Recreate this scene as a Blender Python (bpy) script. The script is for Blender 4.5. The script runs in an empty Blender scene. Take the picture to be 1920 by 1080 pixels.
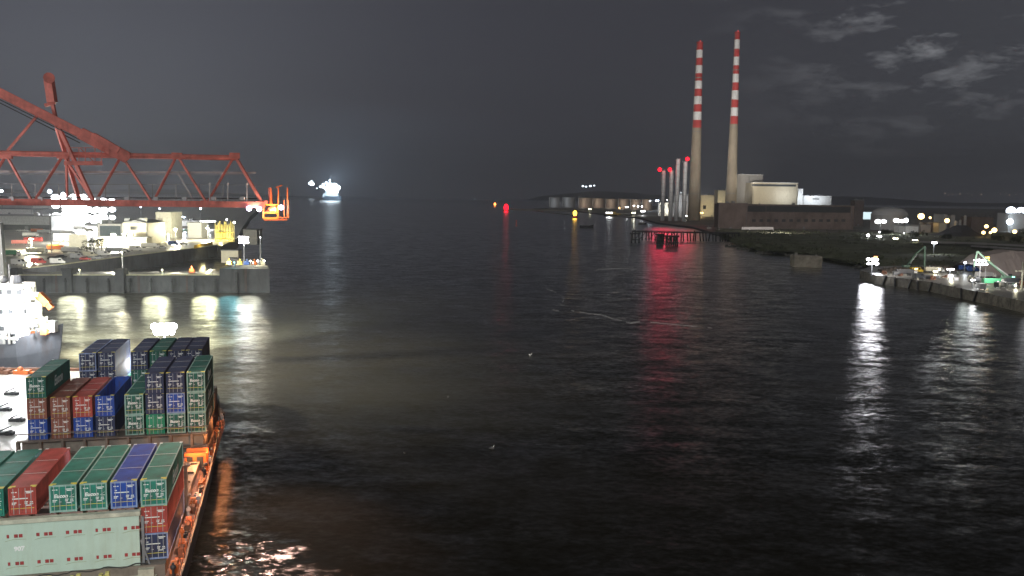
import bpy, bmesh, math, random
from math import radians as R, sin, cos, pi, sqrt, exp
from mathutils import Vector, Matrix, Euler
random.seed(7)
sc = bpy.context.scene
C = sc.collection
# ------------------------------------------------------------------ camera
F = 1650.0; PIT = R(5.9); ROL = R(.78); H = 43.0
cp, sp, cr, sr = cos(PIT), sin(PIT), cos(ROL), sin(ROL)
cam = bpy.data.cameras.new('camera'); co = bpy.data.objects.new('camera', cam); C.objects.link(co)
rt = Vector((1, 0, 0)); up = Vector((0, sp, cp)); fw = Vector((0, cp, -sp))
r2 = rt*cr + up*sr; u2 = up*cr - rt*sr
co.matrix_world = Matrix(((r2.x, u2.x, -fw.x, 0), (r2.y, u2.y, -fw.y, 0), (r2.z, u2.z, -fw.z, H), (0, 0, 0, 1)))
cam.sensor_width = 36; cam.lens = 36*F/1920; cam.clip_start = .5; cam.clip_end = 40000
sc.camera = co

def ray(x, y):
    a = (x-960)/F; b = (540-y)/F
    a, b = a*cr - b*sr, a*sr + b*cr
    return Vector((a/(cp+b*sp), 1, (-sp+b*cp)/(cp+b*sp)))
def G(x, y, z=0.0):                    # point of the photograph on the level z
    d = ray(x, y); t = (z-H)/d.z; return Vector((d.x*t, t, z))
def P(x, y, Y):                        # point of the photograph at the distance Y
    d = ray(x, y)*Y; return Vector((d.x, Y, d.z+H))

# ------------------------------------------------------------------ sky
w = bpy.data.worlds.new('World'); sc.world = w; w.use_nodes = True
nt = w.node_tree; N = nt.nodes; L = nt.links
for n in list(N): N.remove(n)
out = N.new('ShaderNodeOutputWorld'); bg = N.new('ShaderNodeBackground'); L.new(bg.outputs[0], out.inputs[0])
tc = N.new('ShaderNodeTexCoord')
def mth(op, a, b=None, c=None, clamp=False, nt=nt):
    m = nt.nodes.new('ShaderNodeMath'); m.operation = op; m.use_clamp = clamp
    for i, v in enumerate((a, b, c)):
        if v is None: continue
        if hasattr(v, 'links'): nt.links.new(v, m.inputs[i])
        else: m.inputs[i].default_value = v
    return m.outputs[0]
def lobe(d, width):                    # a broad glow of town and dock light in the direction d
    v = N.new('ShaderNodeVectorMath'); v.operation = 'DOT_PRODUCT'
    L.new(tc.outputs['Generated'], v.inputs[0]); v.inputs[1].default_value = d.normalized()
    a = mth('SUBTRACT', 1.0, v.outputs['Value'])
    return mth('EXPONENT', mth('MULTIPLY', a, -1.0/width))
def vadd(a, fac, col):
    m = N.new('ShaderNodeMix'); m.data_type = 'RGBA'; m.blend_type = 'ADD'
    L.new(fac, m.inputs[0]) if hasattr(fac, 'links') else setattr(m.inputs[0], 'default_value', fac)
    if hasattr(a, 'links'): L.new(a, m.inputs[6])
    else: m.inputs[6].default_value = (*a, 1)
    m.inputs[7].default_value = (*col, 1); m.clamp_factor = False
    return m.outputs[2]
SKY_BASE = (.023, .022, .029)
c_ = vadd(SKY_BASE, lobe(ray(100, 330), .035), (.052, .057, .068))
c_ = vadd(c_, lobe(ray(330, 300), .16), (.034, .037, .046))
c_ = vadd(c_, lobe(ray(2150, 300), .06), (.040, .044, .048))
sep = N.new('ShaderNodeSeparateXYZ'); L.new(tc.outputs['Generated'], sep.inputs[0])
ov = N.new('ShaderNodeMapRange'); L.new(sep.outputs[2], ov.inputs[0]); ov.inputs[1].default_value = .2; ov.inputs[2].default_value = .45; ov.inputs[3].default_value = 1; ov.inputs[4].default_value = .22; ov.interpolation_type = 'SMOOTHSTEP'
vs_ = N.new('ShaderNodeVectorMath'); vs_.operation = 'SCALE'; L.new(c_, vs_.inputs[0]); L.new(ov.outputs[0], vs_.inputs['Scale']); c_ = vs_.outputs[0]
# moonlit broken cloud, high on the right
mp = N.new('ShaderNodeMapping'); L.new(tc.outputs['Generated'], mp.inputs[0]); mp.inputs['Scale'].default_value = (9, 9, 26)
nz = N.new('ShaderNodeTexNoise'); L.new(mp.outputs[0], nz.inputs['Vector']); nz.inputs['Scale'].default_value = 1.7
nz.inputs['Detail'].default_value = 9; nz.inputs['Roughness'].default_value = .62; nz.inputs['Distortion'].default_value = .15
rp = N.new('ShaderNodeValToRGB'); L.new(nz.outputs[0], rp.inputs[0])
rp.color_ramp.elements[0].position = .52; rp.color_ramp.elements[1].position = .82
cm = mth('MULTIPLY', rp.outputs[0], lobe(ray(1790, -20), .0075))
c_ = vadd(c_, cm, (.40, .41, .43))
L.new(c_, bg.inputs[0]); bg.inputs[1].default_value = 1.0

# faint, very soft fill light added from behind the camera, as town skyglow
sun = bpy.data.lights.new('night_sky_light', 'SUN'); sun.energy = .55; sun.angle = R(50); sun.color = (1, .95, .9)
so = bpy.data.objects.new('night_sky_light', sun); C.objects.link(so); so.rotation_euler = (R(48), 0, R(-18))
sc.view_settings.view_transform = 'Standard'; sc.view_settings.look = 'None'; sc.view_settings.exposure = 0; sc.view_settings.gamma = 1
sc.cycles.use_denoising = True; sc.cycles.sample_clamp_indirect = 2.0; sc.cycles.sample_clamp_direct = 0
sc.cycles.use_light_tree = True; sc.cycles.max_bounces = 6; sc.cycles.volume_bounces = 0; sc.cycles.caustics_reflective = False

# ------------------------------------------------------------------ materials
MC = {}
def mat(name, col, rough=.7, metal=0, var=.25, vs=.6, bump=0, bs=3, wave=None, spec=.5, dirt=0, ds=(1.6, 1.6, .25), dcol=(.09, .06, .045)):
    if name in MC: return MC[name]
    m = bpy.data.materials.new(name); m.use_nodes = True; MC[name] = m
    t = m.node_tree; n = t.nodes; l = t.links; b = n['Principled BSDF']
    b.inputs['Roughness'].default_value = rough; b.inputs['Metallic'].default_value = metal
    b.inputs['Specular IOR Level'].default_value = spec
    tcn = n.new('ShaderNodeTexCoord'); nn = n.new('ShaderNodeTexNoise'); l.new(tcn.outputs['Object'], nn.inputs['Vector'])
    nn.inputs['Scale'].default_value = vs; nn.inputs['Detail'].default_value = 7; nn.inputs['Roughness'].default_value = .65
    rp = n.new('ShaderNodeValToRGB'); l.new(nn.outputs[0], rp.inputs[0])
    rp.color_ramp.elements[0].position = .3; rp.color_ramp.elements[1].position = .7
    rp.color_ramp.elements[0].color = (*[c*(1-var) for c in col], 1); rp.color_ramp.elements[1].color = (*[min(1, c*(1+var)) for c in col], 1)
    cout = rp.outputs[0]
    if dirt:                          # rust and grime running down
        mp = n.new('ShaderNodeMapping'); l.new(tcn.outputs['Object'], mp.inputs[0]); mp.inputs['Scale'].default_value = ds
        n3 = n.new('ShaderNodeTexNoise'); l.new(mp.outputs[0], n3.inputs['Vector']); n3.inputs['Scale'].default_value = 1.0; n3.inputs['Detail'].default_value = 8; n3.inputs['Roughness'].default_value = .7
        r3 = n.new('ShaderNodeMapRange'); l.new(n3.outputs[0], r3.inputs[0]); r3.inputs[1].default_value = .48; r3.inputs[2].default_value = .72; r3.inputs[4].default_value = dirt
        mx = n.new('ShaderNodeMix'); mx.data_type = 'RGBA'; l.new(r3.outputs[0], mx.inputs[0]); l.new(rp.outputs[0], mx.inputs[6]); mx.inputs[7].default_value = (*dcol, 1); cout = mx.outputs[2]
        rr_ = n.new('ShaderNodeMapRange'); l.new(n3.outputs[0], rr_.inputs[0]); rr_.inputs[3].default_value = rough*.75; rr_.inputs[4].default_value = min(1, rough*1.5); l.new(rr_.outputs[0], b.inputs['Roughness'])
    l.new(cout, b.inputs['Base Color'])
    nrm = None
    if wave:                          # corrugated sheet: axis, ribs per metre, depth
        wv = n.new('ShaderNodeTexWave'); wv.wave_type = 'BANDS'; wv.bands_direction = wave[0]
        wv.inputs['Scale'].default_value = wave[1]*.314; l.new(tcn.outputs['Object'], wv.inputs['Vector'])
        bp = n.new('ShaderNodeBump'); bp.inputs['Distance'].default_value = wave[2]; bp.inputs['Strength'].default_value = 1
        l.new(wv.outputs['Fac'], bp.inputs['Height']); nrm = bp.outputs[0]
    if bump:
        n2 = n.new('ShaderNodeTexNoise'); n2.inputs['Scale'].default_value = bs; n2.inputs['Detail'].default_value = 5; l.new(tcn.outputs['Object'], n2.inputs['Vector'])
        b2 = n.new('ShaderNodeBump'); b2.inputs['Distance'].default_value = bump; l.new(n2.outputs[0], b2.inputs['Height'])
        if nrm: l.new(nrm, b2.inputs['Normal'])
        nrm = b2.outputs[0]
    if nrm: l.new(nrm, b.inputs['Normal'])
    return m
def emi(name, col, s):
    if name in MC: return MC[name]
    m = bpy.data.materials.new(name); m.use_nodes = True; MC[name] = m
    b = m.node_tree.nodes['Principled BSDF']
    b.inputs['Base Color'].default_value = (*[c*.5 for c in col], 1)
    b.inputs['Emission Color'].default_value = (*col, 1); b.inputs['Emission Strength'].default_value = s
    m.cycles.emission_sampling = 'NONE'
    return m

# ------------------------------------------------------------------ mesh helpers
ORD = 'first second third fourth fifth sixth seventh eighth ninth tenth eleventh twelfth thirteenth'.split()
class MB:
    def __init__(s): s.v = []; s.f = []; s.m = []
    def poly(s, pts, mi=0):
        k = len(s.v); s.v += [tuple(p) for p in pts]; s.f.append(tuple(range(k, k+len(pts)))); s.m.append(mi); return s
    def box(s, x0, x1, y0, y1, z0, z1, mi=0):
        k = len(s.v); s.v += [(x, y, z) for z in (z0, z1) for x, y in ((x0, y0), (x1, y0), (x1, y1), (x0, y1))]
        for f in ((0, 3, 2, 1), (4, 5, 6, 7), (0, 1, 5, 4), (1, 2, 6, 5), (2, 3, 7, 6), (3, 0, 4, 7)):
            s.f.append(tuple(k+i for i in f)); s.m.append(mi)
        return s
    def prism(s, pts, z0, z1, mi=0):               # outline of (x, y), counter-clockwise
        n = len(pts); k = len(s.v)
        A = sum(pts[i][0]*pts[(i+1) % n][1]-pts[(i+1) % n][0]*pts[i][1] for i in range(n))
        if A < 0: pts = pts[::-1]
        s.v += [(p[0], p[1], z0) for p in pts] + [(p[0], p[1], z1) for p in pts]
        s.f.append(tuple(range(k+n-1, k-1, -1))); s.f.append(tuple(range(k+n, k+2*n))); s.m += [mi, mi]
        for i in range(n):
            j = (i+1) % n; s.f.append((k+i, k+j, k+n+j, k+n+i)); s.m.append(mi)
        return s
    def bar(s, a, b, w, h=None, mi=0, upv=(0, 0, 1)):     # square bar between points
        a = Vector(a); b = Vector(b); d = b-a
        if d.length < 1e-6: return s
        d.normalize(); h = h or w; q = Vector(upv)
        if abs(d.dot(q)) > .98: q = Vector((0, 1, 0))
        x = d.cross(q).normalized(); y = x.cross(d)
        k = len(s.v)
        for p in (a, b):
            for i, j in ((-1, -1), (1, -1), (1, 1), (-1, 1)): s.v.append(tuple(p + x*(i*w/2) + y*(j*h/2)))
        for f in ((0, 1, 2, 3), (7, 6, 5, 4), (0, 4, 5, 1), (1, 5, 6, 2), (2, 6, 7, 3), (3, 7, 4, 0)):
            s.f.append(tuple(k+i for i in f)); s.m.append(mi)
        return s
    def tube(s, a, b, r0, r1=None, n=10, mi=0, cap=True):
        a = Vector(a); b = Vector(b); d = (b-a).normalized(); r1 = r0 if r1 is None else r1
        q = Vector((0, 0, 1)) if abs(d.z) < .98 else Vector((1, 0, 0))
        x = d.cross(q).normalized(); y = d.cross(x); k = len(s.v)
        for p, r in ((a, r0), (b, r1)):
            for i in range(n): t = 2*pi*i/n; s.v.append(tuple(p + x*(r*cos(t)) + y*(r*sin(t))))
        for i in range(n):
            j = (i+1) % n; s.f.append((k+i, k+n+i, k+n+j, k+j)); s.m.append(mi)
        if cap: s.f.append(tuple(k+i for i in range(n))); s.f.append(tuple(k+n+i for i in range(n-1, -1, -1))); s.m += [mi, mi]
        return s
    def ball(s, c, r, mi=0, n=10, sz=1):
        k = len(s.v); c = Vector(c); rows = n//2
        for i in range(1, rows):
            for j in range(n): t = pi*i/rows; p = 2*pi*j/n; s.v.append((c.x+r*sin(t)*cos(p), c.y+r*sin(t)*sin(p), c.z+r*sz*cos(t)))
        s.v.append((c.x, c.y, c.z+r*sz)); s.v.append((c.x, c.y, c.z-r*sz)); T = len(s.v)-2; B = T+1
        for j in range(n):
            q = (j+1) % n; s.f.append((T, k+j, k+q)); s.m.append(mi)
            for i in range(rows-2): s.f.append((k+i*n+j, k+(i+1)*n+j, k+(i+1)*n+q, k+i*n+q)); s.m.append(mi)
            s.f.append((B, k+(rows-2)*n+q, k+(rows-2)*n+j)); s.m.append(mi)
        return s
    def build(s, name, mats, parent=None, smooth=False, off=None, bevel=0):
        if not isinstance(mats, (list, tuple)): mats = [mats]
        if off is None: off = parent.get('_o') if (parent is not None and '_o' in parent) else None
        v = s.v if off is None else [(p[0]-off[0], p[1]-off[1], p[2]-off[2]) for p in s.v]
        me = bpy.data.meshes.new(name); me.from_pydata(v, [], s.f); me.polygons.foreach_set('material_index', s.m)
        for m in mats: me.materials.append(m)
        if smooth: me.polygons.foreach_set('use_smooth', [True]*len(me.polygons))
        me.update(); o = bpy.data.objects.new(name, me); C.objects.link(o)
        if parent is not None: o.parent = parent
        return o
def tag(o, label=None, cat=None, group=None, kind=None):
    if label: o['label'] = label
    if cat: o['category'] = cat
    if group: o['group'] = group
    if kind: o['kind'] = kind
    return o
def thing(name, label, cat, loc=(0, 0, 0), rz=0, group=None, world=False):
    o = bpy.data.objects.new(name, None); o.empty_display_size = .1; C.objects.link(o); o.location = loc; o.rotation_euler = (0, 0, rz)
    if world: WO[o.name] = tuple(loc)
    return tag(o, label, cat, group)
WO = {}
def WB(mb, name, mats, root, smooth=False):          # part given in world coordinates, child of an unrotated root
    return mb.build(name, mats, root, smooth, off=WO[root.name])
def solo(mb, name, mats, label, cat, loc=None, group=None, kind=None, smooth=False):
    if loc is None: loc = (sum(p[0] for p in mb.v)/len(mb.v), sum(p[1] for p in mb.v)/len(mb.v), min(p[2] for p in mb.v))
    o = mb.build(name, mats, None, smooth, off=loc); o.location = loc
    return tag(o, label, cat, group, kind)
def copy_tree(o, loc=None, rz=None, label=None, group=None, parent=None):
    c = o.copy(); C.objects.link(c); c.parent = parent
    if loc is not None: c.location = loc
    if rz is not None: c.rotation_euler = (0, 0, rz)
    if label: c['label'] = label
    if group: c['group'] = group
    for ch in [x for x in CH.get(o.name, o.children)]: copy_tree(ch, parent=c)
    return c
CH = {}
def lamp(loc, power, col=(1, 1, 1), r=.5, typ='POINT', name='lamp_light', target=None, spot=120, parent=None, blend=.5):
    d = bpy.data.lights.new(name, typ); d.energy = power; d.color = col
    if typ in ('POINT', 'SPOT'): d.shadow_soft_size = r
    o = bpy.data.objects.new(name, d); C.objects.link(o); o.location = loc
    if typ == 'SPOT':
        d.spot_size = R(spot); d.spot_blend = blend
        t = Vector(target) if target is not None else Vector(loc)-Vector((0, 0, 10))
        o.rotation_euler = (t-Vector(loc)).to_track_quat('-Z', 'Y').to_euler()
    if parent is not None and parent.name in WO: o.parent = parent; o.location = Vector(loc)-Vector(WO[parent.name])
    return o
TXC = {}
def text_mesh(txt, size, shear=0, bold=0.0):
    k = (txt, size, shear, bold)
    if k in TXC: return TXC[k]
    cu = bpy.data.curves.new('t', 'FONT'); cu.body = txt; cu.size = size; cu.shear = shear; cu.align_x = 'CENTER'; cu.extrude = .008; cu.offset = bold; cu.resolution_u = 3
    o = bpy.data.objects.new('t', cu); C.objects.link(o)
    dg = bpy.context.evaluated_depsgraph_get(); me = bpy.data.meshes.new_from_object(o.evaluated_get(dg))
    bpy.data.objects.remove(o); bpy.data.curves.remove(cu); TXC[k] = me; return me
def add_text(mb, txt, size, pos, xa=(1, 0, 0), ya=(0, 0, 1), mi=0, shear=0, bold=0.0):
    me = text_mesh(txt, size, shear, bold); k = len(mb.v); xa = Vector(xa); ya = Vector(ya); na = xa.cross(ya); pos = Vector(pos)
    for v in me.vertices: mb.v.append(tuple(pos + xa*v.co.x + ya*v.co.y + na*v.co.z))
    for p in me.polygons: mb.f.append(tuple(k+i for i in p.vertices)); mb.m.append(mi)

# ------------------------------------------------------------------ water
WK = (.175, .18); WR = .28
def make_water():
    m = bpy.data.materials.new('harbour_water'); m.use_nodes = True
    t = m.node_tree; n = t.nodes; l = t.links; n.remove(n['Principled BSDF'])
    gl_ = n.new('ShaderNodeBsdfGlossy'); gl_.distribution = 'BECKMANN'; gl_.inputs['Roughness'].default_value = WR; gl_.inputs['Color'].default_value = (1, 1, 1, 1)
    b = n.new('ShaderNodeBsdfDiffuse'); fr_ = n.new('ShaderNodeFresnel'); fr_.inputs['IOR'].default_value = 1.333; mxs = n.new('ShaderNodeMixShader')
    l.new(fr_.outputs[0], mxs.inputs[0]); l.new(b.outputs[0], mxs.inputs[1]); l.new(gl_.outputs[0], mxs.inputs[2]); l.new(mxs.outputs[0], n['Material Output'].inputs['Surface'])
    g = n.new('ShaderNodeNewGeometry')
    def noise(scale, detail, sx=1, sy=1, rough=.6, dist=0):
        mp = n.new('ShaderNodeMapping'); l.new(g.outputs['Position'], mp.inputs[0]); mp.inputs['Scale'].default_value = (sx, sy, 1)
        mp.inputs['Rotation'].default_value = (0, 0, R(12))
        q = n.new('ShaderNodeTexNoise'); l.new(mp.outputs[0], q.inputs['Vector']); q.inputs['Scale'].default_value = scale
        q.inputs['Detail'].default_value = detail; q.inputs['Roughness'].default_value = rough; q.inputs['Distortion'].default_value = dist
        return q.outputs[0]
    def nvec(scale, detail, sx, sy, rough=.6, dist=0):
        mp = n.new('ShaderNodeMapping'); l.new(g.outputs['Position'], mp.inputs[0]); mp.inputs['Scale'].default_value = (sx, sy, 1); mp.inputs['Rotation'].default_value = (0, 0, R(14))
        q = n.new('ShaderNodeTexNoise'); l.new(mp.outputs[0], q.inputs['Vector']); q.inputs['Scale'].default_value = scale
        q.inputs['Detail'].default_value = detail; q.inputs['Roughness'].default_value = rough; q.inputs['Distortion'].default_value = dist
        v = n.new('ShaderNodeVectorMath'); v.operation = 'SUBTRACT'; l.new(q.outputs['Color'], v.inputs[0]); v.inputs[1].default_value = (.5, .5, .5); return v.outputs[0]
    def vsc(v, k):
        o = n.new('ShaderNodeVectorMath'); o.operation = 'MULTIPLY'; l.new(v, o.inputs[0]); o.inputs[1].default_value = k; return o.outputs[0]
    def vad(u, v):
        o = n.new('ShaderNodeVectorMath'); o.operation = 'ADD'; l.new(u, o.inputs[0])
        if hasattr(v, 'links'): l.new(v, o.inputs[1])
        else: o.inputs[1].default_value = v
        return o.outputs[0]
    # slopes of ripples, chop and a slow swell; calm and ruffled patches
    pn = noise(.02, 3, .5, 1.3); pr2 = n.new('ShaderNodeMapRange'); l.new(pn, pr2.inputs[0]); pr2.inputs[1].default_value = .35; pr2.inputs[2].default_value = .65; pr2.inputs[3].default_value = .6; pr2.inputs[4].default_value = 1.2
    rip = vad(vsc(nvec(.9, 3, .8, 1.25, .6, .3), (WK[0]*.8, WK[0]*2.1, 0)), vsc(nvec(.16, 2, .7, 1.3), (WK[1]*.7, WK[1]*1.7, 0)))
    wd = n.new('ShaderNodeVectorMath'); wd.operation = 'DISTANCE'; l.new(g.outputs['Position'], wd.inputs[0]); wd.inputs[1].default_value = tuple(G(415, 1050))
    wm = n.new('ShaderNodeMapRange'); l.new(wd.outputs['Value'], wm.inputs[0]); wm.inputs[1].default_value = 11; wm.inputs[2].default_value = 3; wm.inputs[3].default_value = 1; wm.inputs[4].default_value = 5.5      # steeper ripples added beside the hull to catch the boom light
    sc_ = n.new('ShaderNodeVectorMath'); sc_.operation = 'SCALE'; l.new(rip, sc_.inputs[0]); l.new(mth('MULTIPLY', pr2.outputs[0], wm.outputs[0], nt=t), sc_.inputs['Scale'])
    nv = n.new('ShaderNodeVectorMath'); nv.operation = 'NORMALIZE'; l.new(vad(sc_.outputs[0], (0, 0, 1)), nv.inputs[0]); l.new(nv.outputs[0], gl_.inputs['Normal']); l.new(nv.outputs[0], fr_.inputs['Normal'])
    cn = noise(.012, 4, .5, 1.4, .5, .8); rp = n.new('ShaderNodeValToRGB'); l.new(cn, rp.inputs[0])
    rp.color_ramp.elements[0].position = .35; rp.color_ramp.elements[1].position = .65
    rp.color_ramp.elements[0].color = (.010, .011, .008, 1); rp.color_ramp.elements[1].color = (.030, .027, .018, 1)
    # paler brown water colour on the left, with a curved front ahead of the ship's bow
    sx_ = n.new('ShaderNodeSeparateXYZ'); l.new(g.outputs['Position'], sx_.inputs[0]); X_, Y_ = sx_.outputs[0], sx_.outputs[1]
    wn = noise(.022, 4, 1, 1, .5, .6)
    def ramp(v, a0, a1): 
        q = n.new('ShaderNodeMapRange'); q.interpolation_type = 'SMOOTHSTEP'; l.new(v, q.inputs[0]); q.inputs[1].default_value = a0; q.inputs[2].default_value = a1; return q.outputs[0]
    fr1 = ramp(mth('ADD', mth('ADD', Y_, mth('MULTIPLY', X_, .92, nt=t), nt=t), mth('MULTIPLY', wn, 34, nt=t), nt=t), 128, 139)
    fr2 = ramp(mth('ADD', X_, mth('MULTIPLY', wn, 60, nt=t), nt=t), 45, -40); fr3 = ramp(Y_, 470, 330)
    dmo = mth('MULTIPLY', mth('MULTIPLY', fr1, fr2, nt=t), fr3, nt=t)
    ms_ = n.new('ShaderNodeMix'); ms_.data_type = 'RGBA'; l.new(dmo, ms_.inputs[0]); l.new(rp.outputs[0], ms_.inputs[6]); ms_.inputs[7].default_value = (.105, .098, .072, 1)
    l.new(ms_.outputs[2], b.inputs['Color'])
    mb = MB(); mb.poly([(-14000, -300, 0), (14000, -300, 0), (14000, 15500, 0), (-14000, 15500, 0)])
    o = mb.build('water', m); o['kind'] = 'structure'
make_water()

# ------------------------------------------------------------------ shared paints
M_conc = mat('weathered_concrete', (.23, .225, .205), .75, var=.35, vs=.12, bump=.03, bs=1.5)
M_wet = mat('wet_concrete', (.27, .26, .235), .34, var=.4, vs=.07, bump=.02, bs=.6)
M_wall = mat('quay_wall', (.105, .11, .12), .8, var=.3, vs=.1, bump=.05, bs=.8, dirt=.9, ds=(.35, .35, .08), dcol=(.05, .05, .04))
M_dark = mat('dark_steel', (.03, .032, .035), .5, var=.3)
M_steel = mat('grey_steel', (.2, .21, .22), .45, var=.3, vs=1)
M_galv = mat('galvanised', (.4, .41, .42), .4, var=.2, vs=1)
M_white = mat('white_paint', (.72, .72, .7), .45, var=.12, vs=.5)
M_cream = mat('cream_cladding', (.62, .57, .42), .6, var=.12, vs=.2, wave=('X', 1.2, .04))
M_rust = mat('rust_brown', (.16, .07, .04), .8, var=.5, vs=1.2)
M_red = mat('red_crane_paint', (.60, .18, .145), .5, var=.35, vs=.6, dirt=.35)
M_tyre = mat('tyre', (.02, .02, .02), .8)
M_glass = mat('dark_glass', (.015, .018, .022), .12)
M_yel = mat('yellow_paint', (.62, .42, .03), .5, var=.2)
M_org = mat('orange_paint', (.62, .16, .04), .5, var=.25, vs=.8)
M_brick = mat('dark_brick', (.19, .15, .135), .85, var=.35, vs=.05, bump=.02, bs=2, dirt=.6, ds=(.12, .12, .05), dcol=(.08, .06, .05))
M_roof = mat('grey_roof', (.16, .165, .17), .6, var=.3, vs=.1)
M_asph = mat('asphalt', (.055, .055, .055), .55, var=.4, vs=.05)
M_navy = mat('navy_blue', (.03, .05, .12), .5)
M_blue = mat('blue_paint', (.04, .10, .34), .5)
E_w = emi('lamp_white', (1, 1, 1), 14); E_b = emi('lamp_bluewhite', (.78, .88, 1), 14); E_y = emi('lamp_sodium', (1, .62, .22), 9)
E_r = emi('lamp_red', (1, .004, .012), 8); E_wy = emi('lamp_warm', (1, .93, .66), 10); E_v = emi('lamp_violet', (.75, .68, 1), 12)
E_g = emi('lamp_green', (.35, 1, .7), 3)

# ------------------------------------------------------------------ the container ship under the camera
k_ = 1.025; AZ = R(-14)
SO = Vector((-48.1*k_, 82*k_, 0)); U = Vector((cos(AZ), -sin(AZ), 0)); V = Vector((sin(AZ), cos(AZ), 0))
CW, CP, CH_, CL = 2.5, 2.827, 2.825, 14.0
ZT = 11.02
def S(u, v, z): p = SO + U*u + V*v; return Vector((p.x, p.y, z))
ship = thing('container_ship', 'container ship with orange lit side deck and pale green bulkhead moored under the camera', 'ship', (SO.x, SO.y, 0), -AZ)
M_hull = mat('black_hull', (.028, .034, .036), .5, var=.35, vs=.2, dirt=.5, ds=(.5, .3, .15))
M_deck = mat('ship_deck', (.17, .09, .06), .6, var=.5, vs=.6, bump=.01)
M_cov = mat('hatch_cover', (.20, .17, .14), .6, var=.4, vs=.5)
M_pale = mat('pale_green_paint', (.50, .64, .55), .5, var=.08, vs=.35, bump=.012, bs=.7, dirt=.3, ds=(1.1, 1, .12), dcol=(.36, .40, .26))
def outline(off):
    st = [(16.0, -45), (16.2, 0), (16.0, 30), (15.5, 55), (14.0, 72), (10.5, 86), (6.0, 95), (2.4, 99)]
    cx = 2.4
    s_ = [(cx+(u-cx-off if u-cx > off else 0), v-(off if v > 90 else 0)) for u, v in st]
    p_ = [(2*cx-u, v) for u, v in s_[:-1]][::-1]
    return s_ + p_
hb = MB(); o0 = outline(0); n = len(o0)
ztop = lambda v: 4.9 + (0 if v < 62 else (v-62)/37*4.2)
lv = [(-.5, 1.6), (1.2, .8), (3.0, .15), (None, 0)]
rows = []
for z, inset in lv:
    rows.append([(2.4+(u-2.4)*(1-inset*(.5 if v < 60 else 1.8)/14), v-(inset*2 if v > 80 else 0), ztop(v) if z is None else z) for u, v in o0])
for a_, b_ in zip(rows, rows[1:]):
    for i in range(n):
        j = (i+1) % n; hb.poly([a_[i], a_[j], b_[j], b_[i]])
hb.build('hull', M_hull, ship, smooth=False)
db = MB(); i1 = outline(.25)
db.poly([(u, v, ztop(v)-1.0) for u, v in i1]); db.build('deck', M_deck, ship)
bw = MB()
for i in range(n-1):
    a, b = o0[i], o0[i+1]
    for zz, wd in ((.02, .22), (-.35, .10)): bw.bar((a[0], a[1], ztop(a[1])+zz), (b[0], b[1], ztop(b[1])+zz), wd, .12)
bw.build('bulwark_rail', mat('rail_grey', (.045, .055, .055), .5), ship)
M_do = mat('deck_orange', (.50, .16, .07), .6, var=.4, vs=1.2)      # bulwark stays along the lit starboard side
for k in range(50):
    v = -6+k*1.4; fr = MB()
    if v < 60: fr.bar((16.0-.1, v, 3.95), (15.75, v, 4.85), .08, .3); fr.build('bulwark_stay', M_do, ship)
# hatch coaming and covers
hc = MB(); hc.box(-9.8, 14.4, -1, 17, 3.9, 5.2); hc.box(-9.8, 14.4, 17.6, 36.6, 3.9, 5.6); hc.box(-9.6, 14.4, 39.3, 54.6, 3.9, 7.9); hc.box(-5.0, 13.8, 56.5, 71.5, 4.2, 8.3)
hc.build('hatch_cover', M_cov, ship)
for v0 in (20, 24, 28, 32):
    rb = MB(); rb.box(-9.6, 14.2, v0, v0+.25, 5.6, 5.85); rb.build('hatch_rib', M_cov, ship)
# lashing bridges
M_lash = mat('lashing_bridge', (.13, .10, .08), .6, var=.4, vs=.8)
def bridge(v, z0, z1, u0, u1, name='lashing_bridge'):
    b = MB()
    u = u0
    while u <= u1+.01: b.box(u-.16, u+.16, v, v+.9, z0, z1); u += CP
    for z in (z0+2.6, z1-.1, z1+1.0):
        if z <= z1+1.01: b.box(u0-.16, u1+.16, v+.02, v+.88 if z < z1+.5 else v+.10, z, z+.12)
    u = u0
    while u <= u1: b.bar((u, v+.06, z1), (u, v+.06, z1+1), .06); u += CP/2
    return b.build(name, M_lash, ship)
bridge(15.6, 4, 10.4, -8, 15); bridge(37.2, 4, 8.6, -9.6, 15.0); bridge(55.1, 4, 10.5, -9.6, 14.6)
# the pale bulkhead in front of the nearest row
bk = MB(); bk.box(-16, 12.0, -.75, -.45, 3.9, ZT-.55); bk.box(-16, 12.15, -.95, -.2, ZT-.545, ZT-.12, 1); bk.box(12.2, 12.45, -.7, -.4, 4, ZT-.8, 2)
bk.bar((12.1, -.6, ZT-3.2), (13.1, -.6, 4.4), .18, mi=2)
bk.build('bulkhead', [M_pale, mat('stained_cap', (.50, .50, .40), .6, var=.35, vs=.6), M_steel], ship)
M_rs = mat('red_stencil', (.34, .05, .05), .6, var=.5, vs=4); M_rn = mat('rust_stain', (.30, .30, .17), .7)
for i in range(7):
    u = -4.75+i*2.68
    for z, s_ in ((ZT-1.9, .36), (ZT-4.7, .36)):
        for dx, wd in ((-.62, .3), (.10, .34), (.52, .34)):
            if i % 3 == 2 and dx < 0: wd = .22
            mk = MB(); mk.box(u+dx-wd/2, u+dx+wd/2, -.775, -.752, z-.1, z+.24); mk.build('cell_number_plate', M_rs, ship)
        mr = MB(); mr.bar((u-.9, -.765, z-.42), (u-.1, -.765, z-.25), .05, .02); mr.bar((u-.12, -.765, z-.26), (u+1.0, -.765, z-.3), .04, .02); mr.build('rust_streak', M_rn, ship)
tx = MB(); add_text(tx, '907', .62, (.95, -.758, ZT-3.35), bold=.03); tx.build('bulkhead_number', mat('white_stencil', (.85, .9, .88), .5), ship)
cb = MB()                                           # cable and yellow fittings at the foot
pu = -4.0; pz = ZT-6.3
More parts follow.
